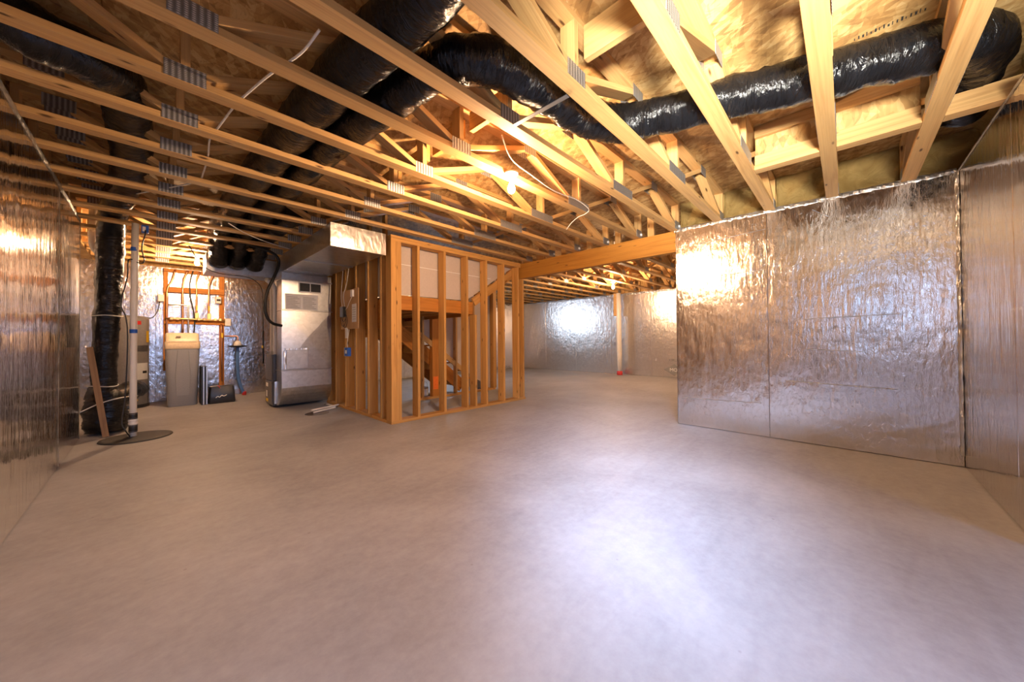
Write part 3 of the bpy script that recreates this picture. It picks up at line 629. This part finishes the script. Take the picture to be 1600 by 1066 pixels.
tube('side_lobe', [(-0.34, 6.46, 0.34), (-0.26, 6.75, 0.38), (-0.18, 7.05, 0.42), (-0.12, 7.35, 0.40), (-0.10, 7.5, 0.36)], 0.13, DUCT, lb, 20, 8, 0.025, lambda t: 1.0 - 0.55 * t * t)
tube('tie_cord', [(-0.40 + 0.125 * math.cos(a), 6.33 + 0.125 * math.sin(a), 0.56 + 0.01 * math.sin(2 * a)) for a in [j * math.pi / 8 for j in range(17)]], 0.005, WIRE, lb, 6, 2)
tc = tag(tube('tie_cord', [(-0.365 + 0.122 * math.cos(a), 6.32 + 0.122 * math.sin(a), 1.385 + 0.004 * math.sin(3 * a)) for a in [j * math.pi / 8 for j in range(17)]], 0.006, WIRE, None, 6, 2), 'white cord tied round the black drop duct', 'cord')
tc2 = tag(tube('tie_cord', [(-0.545, 6.05, 0.305), (-0.42, 6.12, 0.37), (-0.30, 6.13, 0.41), (-0.20, 6.2, 0.42), (-0.12, 6.4, 0.40)], 0.006, WIRE, None, 6, 6), 'white cord trailing low round the bagged duct bottom', 'cord')
st = tag(beam('hanger_strap', (1.585, TY(4) - CW / 2, ZT - 0.004), (1.60, TY(3) + CW / 2, ZT - 0.004), 0.03, 0.003, STRAP), 'grey steel strap holding the curved duct between two trusses', 'strap')
br = tag(beam('leaning_board', (-0.356, 6.04, 0.005), (-0.478, 6.06, 1.02), 0.03, 0.05, GREYW, side=(0, 1, 0)), 'rough board leaning on the left wall beside the black duct', 'board')

# ------------------------------------------------------------------ furnace group
rt = thing('return_air_duct', (1.73, 4.18, 2.154), 'rectangular metal return trunk with a foil capped end by the stairs', 'air duct')
slab('trunk', (1.404, 4.20, 2.154), (2.05, 6.64, 2.415), GALV, rt, 0.003)
slab('foil_cap', (1.398, 4.18, 2.148), (2.056, 4.199, 2.419), FOIL_F, rt, 0.002)
beam('standing_seam', (1.404, 5.2, 2.147), (2.05, 5.2, 2.147), 0.025, 0.012, GALV, rt)
beam('standing_seam', (1.404, 6.05, 2.147), (2.05, 6.05, 2.147), 0.025, 0.012, GALV, rt)
rd = thing('return_air_drop', (1.76, 6.4, 0), 'galvanized return air drop with paper notices and a curved boot', 'air duct')
DX0, DX1, DY = 1.398, 2.118, 6.30
slab('upper_plenum', (DX0, DY, 1.565), (DX1, 6.62, 2.152), GALV, rd, 0.003)
slab('flange', (DX0 - 0.012, DY - 0.012, 2.03), (DX1 + 0.012, 6.62, 2.055), GALV, rd, 0.003)
slab('flange', (DX0 - 0.012, DY - 0.012, 1.55), (DX1 + 0.012, 6.62, 1.566), GALV, rd, 0.003)
# cross-broken panel
bm = bmesh.new(); z0, z1 = 0.615, 1.549
v = [bm.verts.new(q) for q in ((DX0, DY, z0), (DX1, DY, z0), (DX1, DY, z1), (DX0, DY, z1), ((DX0 + DX1) / 2, DY - 0.016, (z0 + z1) / 2 + .05), (DX0, 6.62, z0), (DX1, 6.62, z0), (DX1, 6.62, z1), (DX0, 6.62, z1))]
for f in ((0, 1, 4), (1, 2, 4), (2, 3, 4), (3, 0, 4), (5, 8, 7, 6), (0, 5, 6, 1), (1, 6, 7, 2), (2, 7, 8, 3), (3, 8, 5, 0)): bm.faces.new([v[i] for i in f])
bmesh.ops.recalc_face_normals(bm, faces=bm.faces[:]); link('cross_broken_panel', mesh_of(bm, GALV), None, rd)
slab('flange', (DX0 - 0.012, DY - 0.012, 0.60), (DX1 + 0.012, 6.62, 0.614), GALV, rd, 0.003)
prof = [(DY, 0.598), (DY - 0.005, 0.34)] + [(DY + 0.0 + 0.30 * (1 - math.cos(a)), 0.34 - 0.30 * math.sin(a)) for a in [j * math.pi / 16 for j in range(1, 9)]] + [(6.62, 0.04), (6.62, 0.598)]
bo = prism('curved_boot', [(DX0, y_, z_) for y_, z_ in prof], (DX1 - DX0, 0, 0), GALV, rd)
slab('access_door', (DX0 + 0.06, DY - 0.030, 0.63), (DX0 + 0.36, DY - 0.004, 0.93), GALV, rd, 0.003)
slab('door_tape', (DX0 + 0.04, DY - 0.034, 0.93), (DX0 + 0.37, DY - 0.002, 0.96), TAPE, rd, 0.002)
slab('door_tape', (DX0 + 0.02, DY - 0.034, 0.63), (DX0 + 0.058, DY - 0.002, 0.92), TAPE, rd, 0.002)
gv = slab('vent_frame', (1.63, DY - 0.008, 1.855), (1.965, DY - 0.001, 2.022), PAPER, rd, 0.001)
slab('vent_pane', (1.645, DY - 0.010, 1.875), (1.79, DY - 0.0082, 2.005), INK, gv, 0); slab('vent_pane', (1.803, DY - 0.010, 1.875), (1.95, DY - 0.0082, 2.005), INK, gv, 0)
for a, b in ((1.445, 1.67), (1.675, 1.91)):
    pn = slab('paper_notice', (a, DY - 0.004, 1.575), (b, DY - 0.001, 1.82), PAPER, rd, 0)
    for i in range(8): slab('printed_line', (a + .02, DY - 0.005, 1.60 + .024 * i), (b - .025 - .03 * (i % 3), DY - 0.0041, 1.606 + .024 * i), GREYINK, pn, 0)
fu = thing('furnace', (1.7, 6.85, 0), 'dark grey upright furnace cabinet behind the return drop', 'furnace')
slab('lower_cabinet', (1.36, 6.66, 0.02), (2.10, 7.14, 0.42), FURN, fu, 0.006)
slab('upper_cabinet', (1.36, 6.66, 0.425), (2.10, 7.14, 0.86), FURN, fu, 0.006)
slab('door_panel', (1.345, 6.69, 0.05), (1.359, 7.12, 0.41), FURN2, fu, 0.004)
slab('door_panel', (1.345, 6.69, 0.44), (1.359, 7.12, 0.85), FURN2, fu, 0.004)
slab('filter_slot', (1.372, 6.625, 0.06), (1.415, 6.659, 0.42), TAPE, fu, 0.003)
slab('rating_label', (1.342, 6.92, 0.32), (1.3445, 7.06, 0.38), PAPER, fu, 0); slab('rating_label', (1.342, 6.92, 0.07), (1.3445, 7.06, 0.12), YEL, fu, 0); slab('rating_label', (1.342, 6.98, 0.15), (1.3445, 7.05, 0.25), PAPER, fu, 0)
slab('coil_case', (1.455, 6.68, 0.865), (2.09, 7.12, 1.45), GALV, fu, 0.004); slab('supply_plenum', (1.47, 6.70, 1.455), (2.07, 7.10, 2.12), GALV, fu, 0.004)
tr = thing('supply_air_duct', (1.3, 7.05, 2.13), 'galvanized supply trunk under the trusses with three duct collars', 'air duct')
slab('trunk', (0.56, 6.86, 2.125), (2.1, 7.30, 2.41), GALV, tr, 0.003)
for xx in (0.71, 0.92, 1.14): lathe('collar', [(0.115, 0), (0.118, 0.004), (0.118, 0.05), (0.105, 0.051)], (xx, 6.858, 2.28), STRAP, tr, 24, (0, -1, 0.6))
slab('takeoff_label', (0.86, 6.70, 2.285), (0.98, 6.703, 2.315), PAPER, tr, 0)
vp = thing('vent_pipes', (1.36, 6.95, 0.86), 'pair of white plastic vent pipes beside the furnace', 'pipe')
tube('vent_pipe', [(1.395, 6.90, 0.86), (1.395, 6.90, 1.3), (1.39, 6.90, 1.85), (1.36, 6.80, 2.0), (1.28, 6.74, 2.08)], 0.03, PVC, vp, 14, 5)
tube('vent_pipe', [(1.40, 6.70, 0.86), (1.40, 6.70, 1.3), (1.395, 6.70, 1.8), (1.37, 6.70, 1.98), (1.28, 6.70, 2.06)], 0.035, PVC, vp, 14, 5)
for z_ in (0.95, 1.35, 1.7): lathe('coupling', [(0.041, 0), (0.042, .004), (0.042, .05), (0.041, .054)], (1.40, 6.70, z_), PVC, vp, 16)
bh = tag(tube('line_set', [(0.92, 6.0, 2.435), (1.14, 6.12, 2.425), (1.31, 6.2, 2.36), (1.335, 6.2, 2.22), (1.27, 6.2, 2.02), (1.19, 6.2, 1.80), (1.165, 6.2, 1.58), (1.20, 6.22, 1.42), (1.28, 6.26, 1.34), (1.40, 6.3, 1.31)], 0.021, BLACK, None, 12, 6), 'black insulated line looping down from the trusses to the furnace', 'hose')
gp = thing('gas_valve', (1.30, 6.98, 0.86), 'yellow handled gas valve on a thin pipe beside the furnace', 'valve')
tube('pipe', [(1.30, 7.04, 0.70), (1.30, 7.04, 0.95), (1.30, 7.04, 1.25)], 0.012, BLACK, gp, 8, 2); slab('handle', (1.275, 6.98, 0.96), (1.287, 7.06, 1.0), YEL, gp)
fp = thing('drain_pipes', (1.9, 5.85, 0), 'thin white plastic drain pipes lying on the floor by the stairs', 'pipe')
tube('pipe', [(1.64, 5.70, .045), (1.92, 5.83, .04), (2.10, 5.93, .035)], 0.014, PVC, fp, 10, 2)
tube('pipe', [(1.66, 5.66, .016), (1.84, 5.75, .016), (2.02, 5.84, .016)], 0.014, PVC, fp, 10, 2)
tube('pipe', [(2.02, 6.30, .016), (2.03, 6.12, .016), (2.05, 5.93, .016)], 0.012, PVC, fp, 10, 2)
tag(lathe('floor_stain', [(0.16, 0.0005), (0.16, 0.0012)], (1.70, 5.64, 0), STAINM, None, 20), 'dark wet stain on the floor at the end of the drain pipes', 'stain')

# ------------------------------------------------------------------ plumbing wall
PY = YB - 0.002
pb = thing('plumbing_board', (0.58, 8.9, 0.2), 'wooden backing frame on the back wall carrying the water pipes', 'board')
beam('upright', (0.178, PY - .02, 0.55), (0.178, PY - .02, 2.41), 0.038, 0.06, ORNG, pb, side=(0, 1, 0)); beam('upright', (0.965, PY - .02, 0.20), (0.965, PY - .02, 2.41), 0.038, 0.075, ORNG, pb, side=(0, 1, 0))
beam('crosspiece', (0.15, PY - .058, 2.03), (1.0, PY - .058, 2.05), 0.036, 0.10, ORNG, pb, side=(0, 1, 0)); beam('crosspiece', (0.15, PY - .058, 1.445), (1.0, PY - .058, 1.435), 0.036, 0.075, ORNG, pb, side=(0, 1, 0))
beam('crosspiece', (0.15, PY - .058, 2.385), (1.55, PY - .058, 2.385), 0.036, 0.06, ORNG, pb, side=(0, 1, 0))
wp = thing('water_pipes', (0.5, 8.85, 1.4), 'copper and plastic water pipes strapped to the backing frame', 'pipe')
QY = PY - 0.095
tube('pipe', [(0.30, QY, 2.40), (0.26, QY, 2.2), (0.20, QY, 2.05), (0.19, QY, 1.85), (0.19, QY, 1.45), (0.19, QY, 1.15)], 0.014, COPP, wp, 8, 4)
tube('pipe', [(0.47, QY, 2.41), (0.42, QY, 2.25), (0.40, QY, 2.05), (0.40, QY, 1.7), (0.40, QY, 1.20)], 0.016, COPP, wp, 8, 4)
tube('pipe', [(0.54, QY, 2.41), (0.50, QY, 2.2), (0.50, QY, 1.95), (0.54, QY, 1.7), (0.565, QY, 1.45), (0.55, QY, 1.2)], 0.010, BLACK, wp, 8, 4)
tube('pipe', [(0.64, QY, 2.41), (0.59, QY, 2.25), (0.59, QY, 2.05), (0.59, QY, 1.75), (0.59, QY, 1.45)], 0.015, COPP, wp, 8, 4)
tube('pipe', [(0.84, QY, 2.40), (0.78, QY, 2.22), (0.765, QY, 2.05), (0.765, QY, 1.75), (0.765, QY, 1.45)], 0.015, COPP, wp, 8, 4)
tube('pipe', [(0.20, QY, 1.75), (0.34, QY - .02, 1.755), (0.46, QY - .02, 1.755), (0.475, QY - .02, 1.70), (0.475, QY - .02, 1.3), (0.475, QY, 1.15)], 0.012, GALV, wp, 8, 3)
tube('pipe', [(0.16, QY - .03, 1.50), (0.4, QY - .03, 1.50), (0.7, QY - .03, 1.49), (1.0, QY - .03, 1.48)], 0.017, BRASS, wp, 8, 2)
for xx in (0.59, 0.765):
    slab('valve_handle', (xx - .012, QY - .03, 1.66), (xx + .012, QY - .016, 1.76), YEL, wp); slab('valve_body', (xx - .025, QY - .03, 1.50), (xx + .03, QY + .01, 1.62), BRASS, wp, 0.004)
for xx in (0.25, 0.33, 0.62, 0.70, 0.86, 0.93): slab('fitting', (xx - .022, QY - .055, 1.475), (xx + .022, QY - .012, 1.525), BRASS, wp, 0.004)
tube('pipe', [(0.95, QY, 1.42), (0.955, QY, 1.2), (0.955, QY, 1.0), (0.96, QY, 0.3)], 0.015, COPP, wp, 8, 2)
slab('valve_handle', (0.945, QY - .05, 1.15), (0.975, QY - .016, 1.24), YEL, wp)
def jbox(x0, x1, z0, z1, label, txt=None):
    b = thing('junction_box', ((x0 + x1) / 2, PY, z0), label, 'junction box', 'electrical boxes on the plumbing frame')
    slab('box', (x0, QY - .02, z0), (x1, PY - .041, z1), SOFTL, b, 0.004); slab('cover', (x0 + .006, QY - .026, z0 + .006), (x1 - .006, QY - .0205, z1 - .006), WHITE, b, 0.002)
    if txt: slab('display', (x0 + .012, QY - .0285, z0 + .045), (x1 - .012, QY - .0265, z0 + .085), INK, b, 0)
jbox(0.075, 0.158, 1.80, 1.93, 'pale electrical box on the left upright of the plumbing frame')
jbox(0.865, 0.95, 1.82, 1.95, 'small control box with dark display on the right upright', True)
jbox(1.005, 1.10, 1.38, 1.53, 'pale electrical box at the right end of the brass manifold')
et = thing('floor_drain_stand', (1.19, 8.72, 0), 'white valve head on a dark dish with a blue hose below', 'pipe fitting')
lathe('dish', [(0.02, 0.955), (0.14, 0.975), (0.15, 0.985), (0.148, 0.99), (0.03, 0.985)], (1.19, 8.72, 0), BLKP, et)
lathe('valve_head', [(0.06, 0.986), (0.065, 1.0), (0.055, 1.05), (0.03, 1.085), (0.012, 1.09)], (1.19, 8.72, 0), WHITE, et)
tube('supply_pipe', [(1.19, 8.72, 1.08), (1.19, 8.74, 1.17), (1.10, 8.76, 1.18), (0.99, 8.80, 1.18)], 0.011, COPP, et, 8, 3)
tube('drain_hose', [(1.19, 8.72, 0.96), (1.185, 8.72, 0.8), (1.19, 8.72, 0.5), (1.21, 8.71, 0.28), (1.255, 8.70, 0.12), (1.285, 8.70, 0.03)], 0.028, BLUEP, et, 12, 4)
lathe('hose_end', [(0.03, 0.0), (0.036, 0.01), (0.036, 0.06), (0.03, 0.075)], (1.29, 8.70, 0), RED, et, 14)
# water softener
so = thing('water_softener', (0.36, 8.15, 0), 'grey upright water softener with a tan lid against the back wall', 'water softener')
def rbox(name, sec, mat, parent, c, r=0.05, seg=4):
    """rounded-rectangle sections (half x, half y, z, y shift) lofted upwards"""
    bm = bmesh.new(); rings = []
    for hx, hy, z, sy in sec:
        ring = []; rr = min(r, hx * .9, hy * .9)
        for q, (ax, ay) in enumerate(((1, 1), (-1, 1), (-1, -1), (1, -1))):
            for j in range(seg + 1):
                a = math.pi / 2 * (q + j / seg)
                ring.append(bm.verts.new((ax * (hx - rr) + rr * math.cos(a), ay * (hy - rr) + rr * math.sin(a) + sy, z)))
        rings.append(ring)
    n = len(rings[0])
    for i in range(len(rings) - 1):
        for k in range(n):
            f = bm.faces.new((rings[i][k], rings[i][(k + 1) % n], rings[i + 1][(k + 1) % n], rings[i + 1][k])); f.smooth = True
    bm.faces.new(rings[0][::-1]); bm.faces.new(rings[-1]); bmesh.ops.recalc_face_normals(bm, faces=bm.faces[:])
    me = mesh_of(bm, mat)
    try: me.set_sharp_from_angle(angle=math.radians(40))
    except Exception: pass
    return link(name, me, Matrix.Translation(c), parent)
SC_ = (0.365, 8.20, 0)
rbox('cabinet', [(0.172, 0.205, 0.0, 0), (0.18, 0.215, 0.02, 0), (0.20, 0.225, 0.60, 0), (0.212, 0.23, 0.955, 0)], SOFTG, so, SC_, 0.06)
rbox('front_panel', [(0.085, 0.015, 0.18, -.205), (0.10, 0.02, 0.50, -.212), (0.07, 0.016, 0.93, -.222)], SOFTG, so, SC_, 0.02)
rbox('lid', [(0.217, 0.235, 0.956, 0), (0.22, 0.24, 0.975, 0), (0.22, 0.24, 1.05, 0), (0.205, 0.22, 1.10, 0.01), (0.205, 0.19, 1.205, 0.04), (0.19, 0.16, 1.225, 0.05)], SOFTL, so, SC_, 0.05)
slab('lid_seam', (0.15, 7.955, 1.08), (0.58, 7.962, 1.086), GREYINK, so, 0); slab('nameplate', (0.28, 7.99, 1.155), (0.34, 8.012, 1.17), GREYINK, so, 0)
for i in range(4):
    o = tag(slab('filter_panel', (0.585 + .02 * i, 7.84, 0.002), (0.602 + .02 * i, 8.24, 0.655), BLKP, bev=0.003), 'thin black filter panel standing beside the softener, %s from it' % ORD[i], 'filter', 'black panels beside the softener')
    slab('metal_edge', (0.586 + .02 * i, 7.836, 0.006), (0.601 + .02 * i, 7.8395, 0.65), GALV if i % 2 else BLKP, o, 0)
bg_ = thing('tool_bag', (0.86, 7.95, 0), 'small black bag with a pale scribble mark on the floor', 'bag')
rbox('body', [(0.18, 0.09, 0.0, 0), (0.185, 0.10, 0.03, 0), (0.175, 0.085, 0.18, 0), (0.165, 0.06, 0.29, 0), (0.15, 0.03, 0.30, 0)], BLKP, bg_, (0.86, 7.95, 0), 0.03)
tube('logo_scribble', [(0.77, 7.845, .10), (0.80, 7.846, .125), (0.82, 7.847, .105), (0.85, 7.848, .135), (0.88, 7.849, .12), (0.92, 7.851, .14)], 0.006, PAPER, bg_, 6, 3)
tube('pull_cord', [(0.80, 7.90, .302), (0.82, 7.87, .29), (0.83, 7.862, .26)], 0.006, RED, bg_, 6, 3)
# water heater
wh = thing('water_heater', (-0.28, 8.50, 0), 'tall dark grey water heater with labels behind the white sump pipe', 'water heater')
WC = (-0.285, 8.52, 0)
lathe('tank', [(0.23, 0.0), (0.255, 0.02), (0.258, 0.05), (0.258, 1.44), (0.25, 1.48), (0.20, 1.505), (0.05, 1.52)], WC, WHG, wh, 40)
lathe('base_ring', [(0.262, 0.0), (0.264, 0.01), (0.264, 0.05), (0.26, 0.055)], WC, BLKP, wh, 40)
def curved_label(name, a0, a1, z0, z1, mat, parent, R=0.2605):
    bm = bmesh.new(); n = 8; rows = [[bm.verts.new((R * math.cos(a0 + (a1 - a0) * i / n), R * math.sin(a0 + (a1 - a0) * i / n), z)) for z in (z0, z1)] for i in range(n + 1)]
    for i in range(n): bm.faces.new((rows[i][0], rows[i + 1][0], rows[i + 1][1], rows[i][1]))
    bmesh.ops.solidify(bm, geom=bm.faces[:], thickness=0.001); return link(name, mesh_of(bm, mat), Matrix.Translation(WC), parent)
rad = math.radians
curved_label('paper_label', rad(-78), rad(-22), 0.46, 0.73, PAPER, wh); curved_label('energy_label', rad(-30), rad(-12), 1.07, 1.26, YEL, wh); curved_label('warning_label', rad(-62), rad(-50), 1.36, 1.42, RED, wh)
curved_label('access_panel', rad(-80), rad(-20), 0.92, 1.02, FURN, wh); curved_label('printed_line', rad(-45), rad(-28), 0.56, 0.60, INK, wh, 0.262)
lathe('drain_valve', [(0.016, 0.0), (0.016, 0.05), (0.022, 0.052), (0.022, 0.07)], (-0.19, 8.27, 0.14), BRASS, wh, 12, (0.35, -1, 0))
# sump
sm = tag(lathe('sump_cover', [(0.285, 0.0), (0.29, 0.004), (0.285, 0.012), (0.25, 0.014)], (-0.11, 5.74, 0), SUMP, None, 40), 'round black sump pit cover set in the floor', 'sump cover')
spp = thing('sump_pipe', (-0.142, 5.80, 0.012), 'tall white discharge pipe rising from the sump cover', 'pipe')
tube('pipe', [(-0.142, 5.80, .012), (-0.142, 5.80, 1.2), (-0.13, 5.80, 2.42)], 0.030, PVC, spp, 20, 2)
for z0_, z1_ in ((0.06, 0.14), (0.205, 0.275)): lathe('rubber_sleeve', [(0.034, z0_), (0.036, z0_ + .003), (0.036, z1_ - .003), (0.034, z1_)], (-0.142, 5.80, 0), BLACK, spp, 20)
lathe('check_valve', [(0.033, 0.138), (0.040, 0.145), (0.040, 0.165), (0.034, 0.17), (0.040, 0.178), (0.040, 0.20), (0.034, 0.206)], (-0.142, 5.80, 0), PVC, spp, 20)
for z_ in (0.07, 0.13, 0.215, 0.265): lathe('hose_clamp', [(0.0365, z_ - .004), (0.0375, z_ - .003), (0.0375, z_ + .003), (0.0365, z_ + .004)], (-0.142, 5.80, 0), STRAP, spp, 20)
for z_ in (1.195, 2.125): lathe('tape_band', [(0.0310, z_ - .022), (0.0318, z_ - .02), (0.0318, z_ + .02), (0.0310, z_ + .022)], (-0.142 + (0.0048 if z_ > 2 else 0), 5.80, 0), BLUE, spp, 20)
sc2 = tag(tube('power_cord', [(-0.165, 5.77, .02), (-0.20, 5.75, .10), (-0.225, 5.76, .2), (-0.20, 5.78, .5), (-0.185, 5.78, 1.1), (-0.20, 5.78, 1.35), (-0.235, 5.78, 1.5), (-0.19, 5.78, 1.8), (-0.178, 5.78, 2.0), (-0.10, 5.78, 1.97), (-0.06, 5.78, 2.0), (-0.08, 5.78, 2.15), (-0.055, 5.78, 2.3), (-0.05, 5.79, 2.36)], 0.006, BLACK, None, 8, 6), 'black pump cord running up beside the white sump pipe', 'cord')
ab = thing('alarm_box', (-0.06, 5.82, 2.34), 'small blue electrical box beside the top of the sump pipe', 'outlet box')
slab('box', (-0.085, 5.80, 2.335), (-0.025, 5.86, 2.42), BLUE, ab, 0.003); slab('cover', (-0.075, 5.796, 2.345), (-0.05, 5.7995, 2.40), WHITE, ab, 0)
we = thing('drain_elbow', (-0.50, 6.6, 2.2), 'white plastic drain elbow at the top of the recessed wall', 'pipe')
tube('pipe', [(-0.50, 6.6, ZC), (-0.50, 6.6, 2.4), (-0.50, 6.6, 2.28), (-0.47, 6.6, 2.19), (-0.40, 6.6, 2.14), (-0.35, 6.6, 2.12)], 0.034, PVC, we, 16, 5)
lathe('coupling', [(0.039, 0), (0.041, .005), (0.041, .06), (0.039, .065)], (-0.50, 6.6, 2.36), PVC, we, 16)
# second room pipe
sp2 = thing('stack_pipe', (9.62, 4.84, 0), 'white vertical pipe with a red foot in front of the far foil wall', 'pipe')
tube('pipe', [(9.62, 4.83, 0.0), (9.62, 4.84, 1.2), (9.62, 4.85, 2.42)], 0.075, PVC, sp2, 20, 2)
slab('casing', (9.55, 4.86, 1.75), (9.70, 4.97, 2.42), LUM, sp2); lathe('red_foot', [(0.082, 0), (0.085, .01), (0.082, .11), (0.077, .115)], (9.62, 4.83, 0), RED, sp2, 20)

# ------------------------------------------------------------------ cables
def cable(name, pts, r, mat, label):
    return tag(tube(name, pts, r, mat, None, 6, 6), label, 'cable')
zc = ZT - 0.006
cable('white_cable', [(0.54, 1.75, 2.52), (0.504, 1.907, 2.48), (0.4255, 2.175, 2.472), (0.366, 2.447, 2.47), (0.344, 2.56, 2.47), (0.3165, 2.78, 2.468), (0.2976, 2.958, 2.472), (0.2756, 3.135, 2.468), (0.293, 3.47, 2.472), (0.293, 3.80, 2.468), (0.2756, 4.045, 2.47), (0.12, 4.4, 2.475), (-0.1, 4.8, 2.47)], 0.006, WIRE, 'white electric cable stapled across the trusses at upper left')
cable('white_cable', [(1.72, 1.74, 2.52), (1.89, 1.805, 2.435), (2.2, 1.86, 2.43), (2.5, 1.905, 2.43), (2.69, 1.915, 2.44), (2.95, 1.922, 2.465), (3.18, 1.926, 2.435), (3.22, 1.99, 2.41), (3.25, 2.1, 2.41), (3.29, 2.22, 2.38), (3.31, 2.3, 2.33)], 0.0042, WIRE, 'white electric cable drooping right of the near bulb')
cable('dark_cable', [(0.36, 6.6, 2.42), (0.5, 6.75, 2.2), (0.7, 6.84, 2.11), (1.0, 6.84, 2.10), (1.15, 6.84, 2.05), (1.25, 6.86, 1.9), (1.27, 6.9, 1.5), (1.28, 6.95, 1.2)], 0.006, BLACK, 'thin black cable sagging below the supply trunk')
cable('white_cable', [(0.6, 5.0, 2.405), (0.8, 5.3, 2.40), (1.05, 5.55, 2.40), (1.38, 5.8, 2.41)], 0.006, WIRE, 'white cable running under the furnace area trusses')
cable('dark_cable', [(-0.10, 8.75, 1.52), (0.0, 8.8, 1.50), (0.07, 8.84, 1.62), (0.10, 8.86, 1.80)], 0.006, BLACK, 'dark cable from the water heater to the electrical box')
